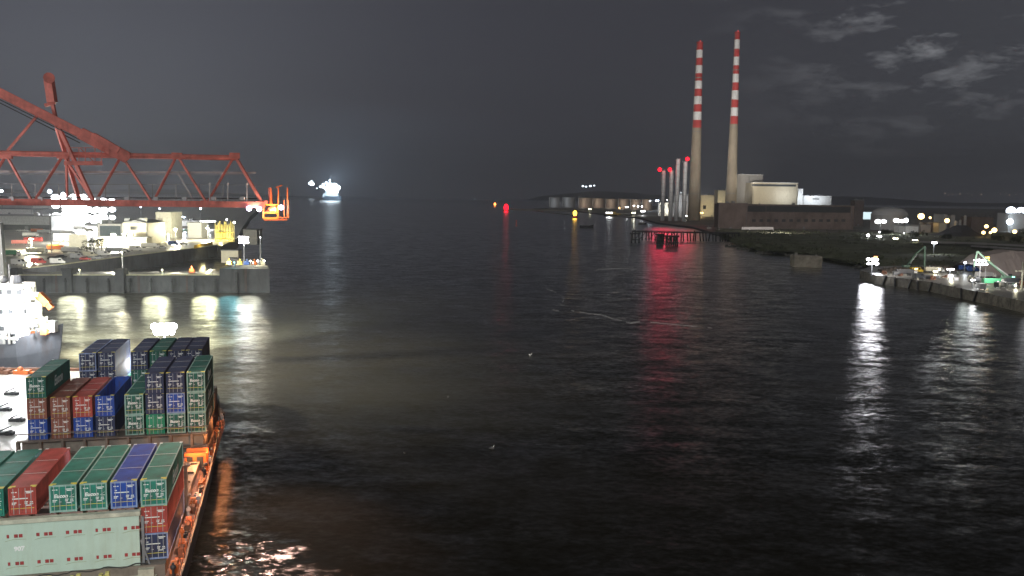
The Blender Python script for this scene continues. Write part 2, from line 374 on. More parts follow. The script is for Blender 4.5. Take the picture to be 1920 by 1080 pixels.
for k in range(40):
    nu = pu+.42; nz_ = ZT-6.35+.12*sin(k*.9)+.1*random.random()+.018*k
    cb.bar((pu, -1.0, pz), (nu, -1.0, nz_), .09); pu, pz = nu, nz_
cb.build('mooring_cable', M_dark, ship)
sh = MB(); sh.box(-16, 13.6, -2.2, -.8, ZT-6.95, ZT-6.8); sh.box(11.9, 13.4, -1.6, -.8, ZT-6.8, ZT-6.0); sh.build('catwalk', mat('stained_cap', (.5, .5, .4), .6), ship)
for i in range(6):
    u = -4.75+i*2.68
    y = MB(); y.box(u-.45, u-.15, -1.5, -.78, ZT-6.8, ZT-6.2); y.box(u+.15, u+.5, -1.4, -.78, ZT-6.8, ZT-6.05); y.box(u-.1, u+.1, -1.6, -.9, ZT-6.8, ZT-6.4)
    y.build('lashing_bin', mat('pale_yellow', (.62, .58, .2), .5), ship)
# side deck gear
rnd = random.Random(3)
M_gear = [mat('deck_orange', (.5, .16, .07), .6), M_rust, M_galv, M_dark, M_org]
for k in range(46):
    v = -22+k*1.9+rnd.random(); t = rnd.random()
    b = MB(); u = 15.0+rnd.random()*.5; z = 3.9; 
    if t < .3: b.tube((u, v, z), (u, v, z+.7), .2); b.tube((u, v+.7, z), (u, v+.7, z+.7), .2); b.box(u-.3, u+.3, v-.3, v+1, z, z+.15); nm = 'bollard'
    elif t < .5: b.box(u-.4, u+.4, v, v+.9, z, z+.8); b.tube((u-.3, v+.4, z+1.0), (u+.3, v+.4, z+1.0), .3); nm = 'winch'
    elif t < .75: b.tube((u, v, z), (u, v, z+1.2+rnd.random()), .13); b.ball((u, v, z+1.6), .3); nm = 'vent_pipe'
    else: b.box(u-.25, u+.3, v, v+1.3, z, z+1.0); b.bar((u, v, z+1), (u, v+1.3, z+1.6), .07); nm = 'lashing_rack'
    b.build(nm, M_gear[rnd.randrange(5)], ship)
for k, v in enumerate((33.8, 36.2)):
    b = MB(); b.box(12.4, 15.3, v, v+.5, 3.9, 6.7); b.box(12.7, 13.5, v-.1, v+.05, 4.5, 6.2, 1); b.box(14.0, 14.9, v-.1, v+.05, 4.5, 6.2, 1); b.build('deck_house', [M_org, M_dark], ship)
ms = MB(); ms.tube((2.3, 92, 7), (2.3, 92, 16.8), .3, .18); ms.bar((.7, 92, 16.2), (3.9, 92, 16.2), .2); ms.bar((2.3, 92, 13), (.5, 92, 8), .15); ms.bar((2.3, 92, 13), (4.1, 92, 8), .15)
ms.build('foremast', M_steel, ship)
fl = MB()  # floodlight heads enlarged to stand for their glare
for du in (-1.7, -.6, .6, 1.7):
    fl.ball((2.3+du, 91.6, 16.4), .78, n=12, sz=.9); fl.ball((2.3+du*.8, 91.6, 15.3), .66, n=12, sz=.9)
fl.build('foremast_floodlight', emi('lamp_hot', (.92, .96, 1), 60), ship)
bm = MB(); bm.box(-1.5, 6.5, 82, 86, 7.6, 9.0); bm.tube((0, 88, 7.8), (4, 88, 7.8), .9); bm.build('windlass', M_galv, ship)
for u, v, z in ((.2, 16, 11.6), (4.9, 16, 11.6)):
    b = MB(); b.box(u-.55, u+.55, v-.15, v+.15, z-.2, z+.25); b.build('bridge_lamp', E_v, ship)
    p_ = S(u, v+.6, z+.3); lamp(p_, 300, (.8, .75, 1), .2)

# ------------------------------------------------------------------ shipping containers
PAINT = {'green': (.028, .21, .155), 'dark green': (.02, .12, .09), 'red': (.42, .075, .06), 'brown': (.27, .10, .07), 'blue': (.022, .075, .36), 'navy': (.032, .045, .10), 'grey': (.3, .31, .33), 'bright green': (.03, .27, .15)}
M_mark = mat('white_marking', (.8, .84, .8), .5, var=.1); M_tape = mat('yellow_tape', (.8, .72, .1), .5)
def make_container(paint, word=None, opentop=False, frame=None):
    col = PAINT[paint]; key = 'container_'+paint.replace(' ', '_')
    ms = mat(key, col, .66, spec=.3, var=.28, vs=.5, wave=('Y', 3.6, .05), dirt=.75, ds=(2, .8, .5)); mf = mat(key+('_pale_frame' if frame else '_frame'), frame or col, .66, spec=.3, var=.2, dirt=.6, ds=(2.5, 2.5, .8))
    mr_ = mat(key+'_roof', col, .55, spec=.35, var=.3, vs=.4, wave=('Y', 3.2, .03), dirt=.6, ds=(.7, .5, 1))
    root = thing('shipping_container', 'x', 'container')
    h = CH_-.02; b = MB()
    zf = h-.9 if opentop else h
    b.box(.06, CW-.06, .06, CL-.06, .14, .16, 0) if opentop else b.box(.06, CW-.06, .12, CL-.06, .14, h-.05, 0)
    if opentop:
        b.box(.06, .12, .1, CL-.1, .14, h-.05, 0); b.box(CW-.12, CW-.06, .1, CL-.1, .14, h-.05, 0); b.box(.1, CW-.1, CL-.14, CL-.08, .14, h-.05, 0); b.box(.1, CW-.1, .1, .16, .14, h-.05, 0)
    b.build('body', ms, root)
    f = MB()
    for x in (0, CW-.14):
        for y in (0, CL-.14): f.box(x, x+.14, y, y+.14, .01, h)
        f.box(x, x+.14, .14, CL-.14, .02, .17); f.box(x+.01, x+.13, .14, CL-.14, h-.11, h-.004)
    for y in (0, CL-.14):
        f.box(.14, CW-.14, y+.005, y+.135, .02, .2); f.box(.14, CW-.14, y+.005, y+.135, h-.17, h-.006)
    f.build('frame', mf, root)
    if not opentop:
        r = MB(); r.box(.14, CW-.14, .14, CL-.14, h-.048, h-.015)
        for y in (CL*.33, CL*.66): r.box(.15, CW-.15, y, y+.06, h-.014, h-.003, 1)
        r.build('roof', [mr_, M_mark], root)
    for x in (0, CW-.32):
        for y in (0, CL-.3):
            c = MB(); c.box(x-.004, x+.324, y-.004, y+.304, h-.01, h+.012, 0 if y < 1 else 1)
            if y < 1: c.box(x+(.03 if x < 1 else -.25), x+(.57 if x < 1 else .29), .3, .62, h-.02, h+.011)
            c.build('corner_marking', [M_tape, M_mark], root)
    for s in (0, 1):
        x0 = .17+s*(CW/2-.16); x1 = x0+CW/2-.19
        d = MB(); d.box(x0, x1, .02, .11, .22, h-.19); 
        for z in (.75, 1.35, 1.95): d.box(x0+.04, x1-.04, .008, .02, z, z+.05)
        do = d.build('door', mf if frame is None else ms, root)
        for x in (x0+.28, x1-.28):
            q = MB(); q.tube((x, -.015, .12), (x, -.015, h-.08), .028, n=6); q.box(x-.05, x+.16, -.05, -.02, 1.05, 1.13); q.build('lock_rod', M_galv, do)
    t = MB()
    for z, u0, u1 in ((2.28, .3, .55), (2.28, .62, .78), (2.32, 1.5, 2.25), (2.18, 1.62, 2.1), (1.22, .3, .72), (1.08, .3, .6), (1.28, 1.45, 1.75), (1.14, 1.45, 1.7), (1.25, 1.92, 2.2), (1.08, 1.9, 2.22), (.92, 1.55, 2.0)):
        t.box(u0, u1, -.004, .006, z, z+.09)
    t.build('stencilling', M_mark, root)
    tp = MB(); tp.box(.2, CW-.2, -.006, .006, .66, .7); tp.build('tape_stripe', M_tape, root)
    if word:
        q = MB(); add_text(q, word, .52, (1.05, -.01, 1.52), shear=.25, bold=.02)
        q.prism([(1.95, -.012), (2.3, -.012), (2.3, 0), (1.95, 0)], 1.5, 1.56); q.bar((1.85, -.008, 1.56), (2.3, -.008, 1.85), .14, .012)
        q.build('lettering', M_mark, root)
        q = MB(); add_text(q, word, 1.9, (CW+.004, CL/2, .72), xa=(0, 1, 0), ya=(0, 0, 1), shear=.25, bold=.03); q.build('side_lettering', mat('faded_marking', (.45, .55, .52), .5), root)
    elif paint in ('blue', 'navy', 'red', 'brown'):
        q = MB(); q.box(.35, 1.75, -.008, 0, 1.62, 1.72); q.box(.4, .62, -.008, 0, 1.85, 1.95); q.build('name_band', M_mark, root)
    return root
PROTO = {}
def container(kind, u, v, z, label, group):
    first = kind not in PROTO
    if first:
        a = kind.split('|'); PROTO[kind] = make_container(a[0], 'Eucon' if 'E' in a[1:] else None, 'open' in a[1:], (.30, .48, .42) if 'F' in a[1:] and 'green' in a[0] else ((.25, .33, .55) if 'F' in a[1:] else None))
    o = PROTO[kind] if first else copy_tree(PROTO[kind])
    p = S(u, v, z); o.location = p; o.rotation_euler = (0, 0, -AZ); o.scale = (1, 1, 1 if group == g1 else HS); o['label'] = label; o['group'] = group
HS = 1.06
g1 = 'containers stacked in the nearest row'; g2 = 'containers stacked in the middle row'; g3 = 'containers stacked in the far row'
RA = [('green|E', -2.95-CP, 'plain green'), ('green|E', -2.95, 'wet roofed'), ('red', -.05, 'red'), ('green|E|F', 3.62, ''), ('green|E|F', 3.62+CP, ''), ('blue|F', 3.62+2*CP, ''), ('green|E|F', 3.62+3*CP, '')]
container('green|E', -2.95-CP, 0, ZT, 'green container cut by the left frame edge, outermost in the nearest row', g1)
container('green|E', -2.95, 0, ZT, 'green container with wet shining roof left of the red one in the nearest row', g1)
container('red', -.05, 0, ZT, 'brick red container above the left end of the pale green bulkhead', g1)
container('green|E|F', 3.62, 0, ZT, 'green lettered container just right of the gap beside the near red one', g1)
container('green|E|F', 3.62+CP, 0, ZT, 'green lettered container directly left of the bright blue one in the nearest row', g1)
container('blue|F', 3.62+2*CP, 0, ZT, 'bright blue container between two green ones in the nearest row', g1)
container('green|E|F', 3.62+3*CP, 0, ZT, 'green lettered container at the outer ship side, on top of a red one', g1)
container('red', 3.62+3*CP, 0, ZT-CH_, 'red container under the outermost green one beside the pale bulkhead', g1)
container('navy|F', 3.62+3*CP, 0, ZT-2*CH_, 'dark blue container lowest in the stack at the bulkhead edge', g1)
VB = 40.0; ZB = 8.05
def col(us, v, zb, kinds, group, lab):
    for i, kd in enumerate(kinds): container(kd, us, v, zb+i*CH_*HS, lab[i], group)
ub = [-8.95, -5.95, -3.05, -.12, 3.75, 3.75+CP, 3.75+2*CP, 3.75+3*CP]
col(ub[0], VB, ZB, ['blue', 'brown', 'dark green|E'], g2, ['blue container at the bottom left corner of the middle row', 'brown container between blue and green ones in the leftmost middle stack', 'dark green lettered container topping the leftmost stack of the middle row'])
col(ub[1], VB, ZB, ['brown', 'brown'], g2, ['lower of two rust brown containers in the second middle stack', 'upper of two rust brown containers in the second middle stack'])
col(ub[2], VB, ZB, ['blue', 'red'], g2, ['blue container beneath the red one in the middle row', 'red container with white stencils on top of a blue one in the middle row'])
col(ub[3], VB, ZB, ['navy', 'blue|open'], g2, ['navy container below the open topped blue one', 'open topped blue container in the middle row'])
col(ub[4], VB, ZB, ['dark green|E|F', 'dark green|E|F'], g2, ['lower dark green container just right of the middle gap', 'upper dark green container just right of the middle gap'])
col(ub[5], VB, ZB, ['bright green', 'navy', 'navy'], g2, ['bright plain green container at the foot of the middle row', 'navy container directly on the bright green one', 'topmost navy container above the bright green one'])
col(ub[6], VB, ZB, ['dark green|E|F', 'blue|F', 'navy'], g2, ['dark green container below a blue one, second stack from the ship side', 'blue container between green and navy ones, second stack from the ship side', 'navy container on top of the second stack from the ship side'])
col(ub[7], VB, ZB, ['dark green|E|F']*3, g2, ['lowest of three dark green containers at the starboard side', 'middle of three dark green containers at the starboard side', 'topmost of three dark green containers at the starboard side'])
VC = 57.0; ZC = 8.4
uc = [-5.8, -3.03, 1.9, 1.9+CP, 1.9+2*CP, 1.75+3*CP]
col(uc[0], VC, ZC, ['dark green', 'navy', 'navy|F'], g3, ['bottom dark green container of the far left stack against yellow water', 'middle navy container of the far left stack against yellow water', 'top navy container with pale band in the far left stack against yellow water'])
col(uc[1], VC, ZC, ['dark green', 'navy', 'navy'], g3, ['bottom green container of the far stack with the floodlit side', 'middle navy container of the far stack with the floodlit side', 'top navy container of the far stack with the floodlit side'])
col(uc[2], VC, ZC, ['green', 'dark green', 'navy'], g3, ['lowest container of the far stack next to the floodlit gap', 'middle green container of the far stack next to the floodlit gap', 'top navy container of the far stack next to the floodlit gap'])
col(uc[3], VC, ZC, ['navy', 'navy', 'dark green'], g3, ['lowest navy container in the far stack below the foremast floodlight', 'middle navy container in the far stack below the foremast floodlight', 'dark green container topping the far stack below the foremast floodlight'])
col(uc[4], VC, ZC, ['brown', 'navy', 'navy'], g3, ['brown container low in the far row behind the blue middle stack', 'middle navy container in the far row behind the blue middle stack', 'top navy container in the far row behind the blue middle stack'])
col(uc[5], VC, ZC, ['navy', 'dark green', 'navy'], g3, ['lowest container at the starboard end of the far row', 'green container, second up at the starboard end of the far row', 'top navy container at the starboard end of the far row'])

lamp((-150, 196, 40), 9.5e5, (1, .93, .8), 2, 'SPOT', 'water_fill_light', (-42, 215, 0), 66, blend=1)  # unseen spot added to brighten the brown water ahead of the bow
lamp((-120, 222, 20), 3e5, (1, 1, .85), 1, 'SPOT', 'water_fill_light', (-104, 240, 0), 80, blend=1)  # second unseen spot added, brightening the water by the other ship
# ship lighting: quay crane floodlights above the camera, sodium deck lamps along the starboard side
lamp((-6, -12, 62), 3.3e5, (.95, 1, .97), 1.5, 'SPOT', 'crane_floodlight', S(3, 6, 8), 34, blend=.9)
lamp((-60, -2, 66), 3.5e4, (.9, .97, 1), 2, 'SPOT', 'crane_floodlight', S(-2, 48, 12), 40, blend=.8)
for v in (-8, 2, 12, 22, 30, 36, 44, 54, 64):
    p = S(15.6, v, 6.2); lamp(p, 230, (1, .33, .11), .15, name='deck_lamp')
lamp(S(14, 32, 7.2), 1100, (1, .42, .14), .2, name='deck_lamp')
lamp(S(2.3, 90.6, 16.2), 9000, (.86, .93, 1), .8, name='foremast_light')
lamp(S(0.6, 70, 13), 2500, (1, .98, .9), .5, name='forecastle_light')

# ------------------------------------------------------------------ red quay crane with its boom out over the water
def boomY(px): return 130.8 + (px/495.0)*9.2
def B(px, py, back=0.0): return P(px, py, boomY(px)+back)
r0 = B(-60, 384); r0.z = 4
crane = thing('quay_crane', 'red lattice crane boom over the containers with an orange lit cab at its tip', 'crane', tuple(r0), world=True)
W_ = 3.2
ch = MB()
ch.tube(B(-130, 285), B(445, 296), .42, n=8); WB(ch, 'top_chord', M_red, crane)
for nm, bk in (('bottom_chord', -W_/2), ('bottom_chord', W_/2)):
    b = MB(); b.bar(B(-130, 377, bk), B(497, 384, bk), .55, .95); WB(b, nm, M_red, crane)
topn = [-96, 12, 118, 228, 332, 440]; botn = [-45, 62, 178, 286, 388, 492]
for i, tx_ in enumerate(topn):
    for bk in (-W_/2, W_/2):
        for bx in ([botn[i-1]] if i else []) + [botn[i]]:
            b = MB(); t = B(tx_, 291); b.bar(t, B(bx, 381, bk), .30 if bx < 480 else .42); WB(b, 'diagonal_brace', M_red, crane)
for px_, py_ in [(t_, 292) for t_ in topn[1:]] + [(t_, 379) for t_ in botn[1:]]:
    b = MB(); q = B(px_, py_); b.bar(q-Vector((.75, .2, 0)), q+Vector((.75, .2, 0)), 1.0 if py_ < 300 else W_+.2, .9 if py_ < 300 else .5); WB(b, 'gusset_plate', M_red, crane)
for k in range(9):
    b = MB(); q = B(22+k*54, 372, -1.9); b.box(q.x-.35, q.x+.35, q.y-.15, q.y+.15, q.z-.3, q.z+.25); WB(b, 'junction_box', M_galv, crane)
b = MB(); b.bar(B(-130, 368, -.6), B(492, 372, -.6), .09); b.bar(B(-130, 369, .6), B(492, 373, .6), .09); WB(b, 'trolley_rope', M_dark, crane)
for bx in botn:
    b = MB(); b.bar(B(bx, 381, -W_/2), B(bx, 381, W_/2), .3); WB(b, 'cross_member', M_red, crane)
b = MB(); b.bar(B(-130, 321, 1.9), B(480, 324, 1.9), .16, .32); b.bar(B(-130, 326, 2.3), B(470, 328, 2.3), .08); WB(b, 'cable_tray', M_galv, crane)
b = MB()
for x in range(-110, 495, 44): b.bar(B(x, 376, 1.6), B(x, 345, 1.6), .09)
b.bar(B(-130, 344, 1.6), B(492, 347, 1.6), .08); b.bar(B(-130, 360, 1.6), B(492, 363, 1.6), .06); WB(b, 'handrail', M_galv, crane)
b = MB(); b.bar(B(-130, 108), B(160, 255), 1.15, 1.35); WB(b, 'forestay_beam', M_red, crane)
b = MB(); b.bar(B(152, 250), B(240, 296), 1.7, 1.75); b.bar(B(176, 255), B(225, 283), 2.3, 1.0); b.tube(B(232, 292, -1.4), B(232, 292, 1.4), .9); WB(b, 'forestay_shackle', M_red, crane)
b = MB(); b.bar(B(-130, 128, .6), B(150, 268, .6), .14); b.bar(B(-130, 122, -.6), B(150, 262, -.6), .14); WB(b, 'hoist_rope', M_dark, crane)
for x0, x1 in ((176, 109), (150, 106)):
    b = MB(); b.bar(B(x0, 380, -W_/2 if x0 > 160 else W_/2), B(x1, 236), .5); WB(b, 'mast_leg', M_red, crane)
b = MB(); b.bar(B(108, 240), B(99, 196), .45); b.bar(B(98, 192), B(92, 150), 1.15, 1.0); b.tube(B(92, 146, -.8), B(92, 146, .8), .8); b.bar(B(84, 198), B(104, 192), .5); WB(b, 'mast_head', M_red, crane)
b = MB(); b.bar(B(76, 210), B(14, 283), .36); WB(b, 'back_strut', M_red, crane)
b = MB(); b.bar(B(126, 372, 0), B(124, 300, 0), .28); b.bar(B(120, 306, -1), B(192, 306, -1), .2, .6); b.bar(B(120, 306, 1), B(192, 306, 1), .2, .6)
for x in (130, 148, 160, 178, 190): b.bar(B(x, 304, -1.2), B(x, 277, -1.2), .09)
b.bar(B(128, 277, -1.2), B(192, 277, -1.2), .09); b.bar(B(128, 290, -1.2), B(192, 290, -1.2), .07); b.bar(B(176, 304, -1.2), B(150, 277, -1.2), .12); WB(b, 'service_platform', M_red, crane)
b = MB(); b.bar(B(332, 322, 1), B(364, 378, 1), .45, .25); WB(b, 'access_ladder', M_galv, crane)
for x in (393, 427, 463):
    b = MB(); b.bar(B(x, 378, -1.7), B(x, 344, -1.7), .13); b.ball(B(x, 344, -1.7), .2); WB(b, 'walkway_lamp_post', M_galv, crane)
# tip cab and basket
b = MB()
def qx(x, y, k=0): return B(x, y, k)
for bk in (-1.3, 1.3):
    for a_, c_2 in (((494, 384), (494, 409)), ((494, 409), (521, 409)), ((521, 384), (521, 409)), ((494, 384), (521, 384)), ((494, 399), (521, 399))): b.bar(qx(*a_, bk), qx(*c_2, bk), .22)
for p_ in ((494, 409), (521, 409), (494, 384), (521, 384)): b.bar(qx(*p_, -1.3), qx(*p_, 1.3), .2)
WB(b, 'operator_cab_frame', mat('bright_orange_paint', (.75, .28, .05), .5), crane)
b = MB(); b.bar(qx(499, 397), qx(516, 397), 1.6, .3); b.bar(qx(503, 392), qx(516, 386), 1.2, .3); WB(b, 'cab_roof', M_red, crane)
b = MB()
for bk in (-1.5, 1.5):
    for a_, c_2 in (((522, 352), (522, 409)), ((539, 352), (539, 408)), ((522, 408), (541, 408)), ((541, 376), (541, 408)), ((533, 375), (533, 408)), ((496, 412), (538, 412)), ((508, 352), (508, 384)), ((517, 352), (529, 347))): b.bar(qx(*a_, bk), qx(*c_2, bk), .17)
for x in (496, 508, 522, 538): b.bar(qx(x, 412, -1.5), qx(x, 412, 1.5), .17)
WB(b, 'maintenance_basket', M_org, crane)
b = MB(); b.tube(qx(508, 384), qx(506, 352), .3); WB(b, 'beacon_post', M_red, crane)
b = MB(); b.ball(qx(512, 393), .55); WB(b, 'cab_lamp', emi('cab_orange', (1, .45, .1), 12), crane)
for x, y in ((467, 391), (486, 392), (527, 389)):
    b = MB(); b.ball(qx(x, y, -2), .42, n=8); WB(b, 'boom_floodlight', E_v, crane)
lamp(qx(505, 392, -2.4), 1.1e5, (1, .62, .5), .35, 'SPOT', 'boom_downlight', G(395, 1040), 64, parent=crane, blend=1); lamp(qx(510, 391, -2.2), 900, (1, .34, .12), .3, parent=crane); lamp(qx(527, 389, -2.4), 700, (.95, .9, 1), .2, parent=crane); lamp(qx(478, 396, -2.6), 700, (1, .8, .6), .2, parent=crane)
for bk in (-6, 6):
    b = MB(); b.bar(B(-75, 380, bk), B(-75, 380, bk)-Vector((0, 0, 35.0)), 1.2); WB(b, 'portal_leg', M_red, crane)
b = MB(); b.bar(B(-75, 380, -6), B(-75, 380, 6), 1.4); b.bar(B(-130, 380, -1.6), B(-130, 108), 1.0); WB(b, 'portal_beam', M_red, crane)
lamp((-35, 60, 46), 1.9e4, (1, .93, .9), 1.0, 'SPOT', 'boom_fill_light', B(230, 330), 70)  # two unseen spots added in mid air to brighten the boom
lamp((-100, 105, 44), 3.0e4, (1, .95, .95), 1.0, 'SPOT', 'boom_fill_light', B(180, 320), 90)

# ------------------------------------------------------------------ near quay on the left and the ship moored behind it
def quay(name, pts, z, mt=M_wet, mw=M_wall, curb=True):
    b = MB(); n = len(pts); pp = [(p[0], p[1]) for p in pts]
    A = sum(pp[i][0]*pp[(i+1) % n][1]-pp[(i+1) % n][0]*pp[i][1] for i in range(n))
    if A < 0: pp = pp[::-1]
    b.poly([(x, y, z) for x, y in pp], 0)
    for i in range(n):
        j = (i+1) % n; b.poly([(pp[i][0], pp[i][1], -.8), (pp[j][0], pp[j][1], -.8), (pp[j][0], pp[j][1], z), (pp[i][0], pp[i][1], z)], 1)
    o = b.build(name, [mt, mw]); o['kind'] = 'structure'; return o
ql = S(-11.6, -60, 0); qr = S(-11.6, 84, 0)
q1 = [(-190, 20), (ql.x, ql.y), (S(-11.6, 70, 0).x, S(-11.6, 70, 0).y), (G(175, 690, 4).x, G(175, 690, 4).y), (G(-20, 690, 4).x, G(-20, 690, 4).y), (-260, 180)]
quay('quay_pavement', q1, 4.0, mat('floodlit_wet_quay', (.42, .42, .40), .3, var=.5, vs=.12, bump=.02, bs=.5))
e0, e1 = G(-10, 694, 4), G(160, 694, 4)
b = MB(); b.bar(e0+Vector((0, -.6, .3)), e1+Vector((0, -.6, .3)), .5, .6); solo(b, 'quay_edge_timber', M_rust, 'low brown timber edge along the quay under the floodlit ship', 'kerb')
for i, (x, c2, lb, s_) in enumerate(((42, M_org, 'orange mooring gear heap on the quay edge beside the dark bow', 1.6), (8, M_rust, 'rusty mooring gear on the quay edge at the left frame edge', 1.2))):
    p = G(x, 701, 4); b = MB(); b.box(p.x-s_, p.x+s_, p.y-.8, p.y+.8, 4.01, 4.8); b.ball((p.x-.4, p.y, 4.9), .7, n=8); b.tube((p.x+s_, p.y, 4.3), (p.x+s_+1.5, p.y, 4.3), .3); solo(b, 'mooring_gear', c2, lb, 'mooring gear')
pl = G(24, 760, 4)
for dx, dy in ((-12, -6), (-30, 12), (-24, -30)):
    lamp((pl.x+dx, pl.y+dy, 26), 3.4e4, (.97, 1, 1), 1, name='quay_floodlight')
rnd = random.Random(5)
for i, (x, y) in enumerate(((12, 815), (32, 790), (22, 740), (8, 770))):
    p = G(x, y, 4); b = MB()
    b.box(p.x-1.2, p.x+1.2, p.y-.5, p.y+.5, 4.01, 4.5); b.bar((p.x-1.2, p.y, 4.5), (p.x+.8, p.y+.2, 5.4), .18); b.tube((p.x+.4, p.y-.6, 4.3), (p.x+.4, p.y+.6, 4.3), .4)
    solo(b, 'quay_tackle', M_dark, ['dark lashing tackle lying nearest the camera on the bright quay', 'dark lashing tackle beside the blue container foot on the bright quay', 'dark lashing tackle near the dark green stack on the bright quay', 'dark lashing tackle at the left frame edge on the bright quay'][i], 'lashing tackle')
s2o = Vector((P(117, 690, 203).x, 203, 0))
ship2 = thing('cargo_ship', 'grey hulled cargo ship with dazzlingly lit white foredeck moored beyond the quay', 'ship', tuple(s2o), world=True)
XB = P(118, 607, 203).x; M_h2 = mat('slate_hull', (.11, .12, .14), .5, var=.3, vs=.12, dirt=.7, ds=(.6, .6, .12))
def hull2(b, x0, xb, yc, hb_, zd, zb, fl=1.0):
    st = []
    xs = [x0, xb-17, xb-12, xb-8, xb-4, xb-1.2, xb]
    wd = [hb_, hb_, hb_*.93, hb_*.74, hb_*.42, hb_*.12, .15]
    for x, w2 in zip(xs, wd):
        t = max(0, (x-(xb-8.5))/8.5); top = zd+(zb-zd)*t**1.2; cut = 2.6*max(0, t-.2)
        st.append([(x-cut, w2*.72, -.6), (x-cut*.8, w2*.8, 1.5), (x-cut*.3, w2*.93, top*.55), (x, w2, top)])
    for a_, c2 in zip(st, st[1:]):
        for i in range(3):
            for s_ in (-1, 1):
                q = [(a_[i][0], yc+s_*a_[i][1], a_[i][2]), (c2[i][0], yc+s_*c2[i][1], c2[i][2]), (c2[i+1][0], yc+s_*c2[i+1][1], c2[i+1][2]), (a_[i+1][0], yc+s_*a_[i+1][1], a_[i+1][2])]
                b.poly(q if s_ < 0 else q[::-1])
    for s_ in (-1,): pass
    return st
b = MB(); st2 = hull2(b, XB-90, XB, 203, 8, 9.4, 12.3); WB(b, 'hull', M_h2, ship2)
b = MB()
for a_, c2 in zip(st2, st2[1:]): b.poly([(a_[3][0], 203-a_[3][1]+.2, a_[3][2]-1), (c2[3][0], 203-c2[3][1]+.05, c2[3][2]-1), (c2[3][0], 203+c2[3][1]-.05, c2[3][2]-1), (a_[3][0], 203+a_[3][1]-.2, a_[3][2]-1)])
WB(b, 'deck', mat('pale_deck', (.5, .52, .55), .5), ship2)
rnd = random.Random(11)
for k in range(34):
    x = XB-1.2-rnd.random()*12; y = 201+(rnd.random()-.6)*9*min(1, (XB-x)/8); h_ = .8+rnd.random()*2.2; z0 = 8.4+max(0, (x-(XB-8.5))/8.5)*2.6
    b = MB(); s_ = .4+rnd.random()
    if k % 3 == 0: b.tube((x, y, z0), (x, y, z0+h_), .3); b.tube((x-.8, y, z0+h_), (x+.8, y, z0+h_), .4); nm = 'winch'
    elif k % 3 == 1: b.box(x-s_, x+s_, y-s_, y+s_, z0, z0+h_); nm = 'deck_locker'
    else: b.tube((x, y, z0), (x, y, z0+h_), .25); b.ball((x, y, z0+h_), .45); nm = 'ventilator'
    WB(b, nm, [M_white, M_dark, M_white, M_org, M_galv][rnd.randrange(5)], ship2)
xb = XB-17
for i, (x0, x1, z0, z1) in enumerate(((-30, -6.2, 8.5, 13.2), (-28, -7.2, 13.21, 17), (-26, -8.2, 17.01, 21.5))):
    b = MB(); b.box(XB+x0, XB+x1, 199-i*.1+i*.4, 208-i*.5, z0, z1)
    for k in range(5): b.box(XB+x1+.01, XB+x1+.05, 199.8+k*1.6, 200.8+k*1.6, z1-2.2, z1-1.1, 1)
    for k in range(8): b.box(XB+x0+2+k*2.2, XB+x0+3.2+k*2.2, 198.93-i*.1+i*.4, 198.98-i*.1+i*.4, z1-2.2, z1-1.1, 1)
    WB(b, 'deckhouse_level', [M_white, M_dark], ship2)
b = MB(); b.tube((XB-6.8, 201, 9), (XB-6.8, 201, 19), .55, .45); b.bar((XB-9, 201, 19.5), P(76, 552, 203), 1.1, 1.0); b.bar((XB-6.8, 201, 14), P(72, 556, 203), .4); WB(b, 'deck_crane', M_white, ship2)
b = MB(); b.bar(P(72, 552, 203), P(90, 570, 203), 1.5, 1.7); b.bar(P(90, 570, 203), P(97, 578, 203), 1.1, 1.2); WB(b, 'crane_jib_head', M_org, ship2)
b = MB(); b.tube(P(16, 600, 206), P(4, 515, 206), .9, .9); b.bar(P(6, 520, 206), P(-2, 418, 206), 1.3, 1.3); WB(b, 'crane_post', M_dark, ship2)
b = MB(); b.tube((XB-10.5, 203, 21.5), (XB-10.5, 203, 23.4), 1.3, 1.0); b.ball((XB-13.4, 203, 22.4), 1.0); b.bar((XB-12, 203, 21.5), (XB-12, 203, 26), .2); WB(b, 'funnel_and_dome', mat('soot_grey', (.12, .12, .13), .5), ship2)
b = MB()
for z in (6.4, 4.6):
    b.bar((XB-9.5, 203-5.6, z+2.0), (XB-3.6, 203-1.7, z), .22)
WB(b, 'bow_stripe', M_galv, ship2)
for x, y in ((22, 575), (52, 545), (30, 615), (78, 600), (8, 640), (95, 612)):
    p = P(x, y, 199); b = MB(); b.ball(p, .75, n=8); WB(b, 'deck_floodlight', E_w, ship2); lamp(p+Vector((0, -1.2, .3)), 6e3, (.95, .98, 1), .5, parent=ship2)
lamp(P(60, 560, 190), 3.5e3, (1, .97, .85), .6, name='deck_light')
for x_, y_, tx_, ty_ in ((-128, 232, -122, 276), (-165, 236, -165, 276), (-96, 225, -86, 268)):
    lamp((x_, y_, 22), 5e5, (.95, 1, .88), 1.5, 'SPOT', 'basin_fill_light', (tx_, ty_, 0), 60, blend=.9)  # unseen spots added to fill the basin water with light
lamp((-128, 235, 24), 2.5e4, (.9, .95, 1), 1.5, 'SPOT', 'pier_wall_fill', (-150, 376, 4), 130)  # unseen spot added to lift the pier wall
lamp((XB-2, 224, 13), 6e4, (1, .97, .7), .8, name='far_side_light')

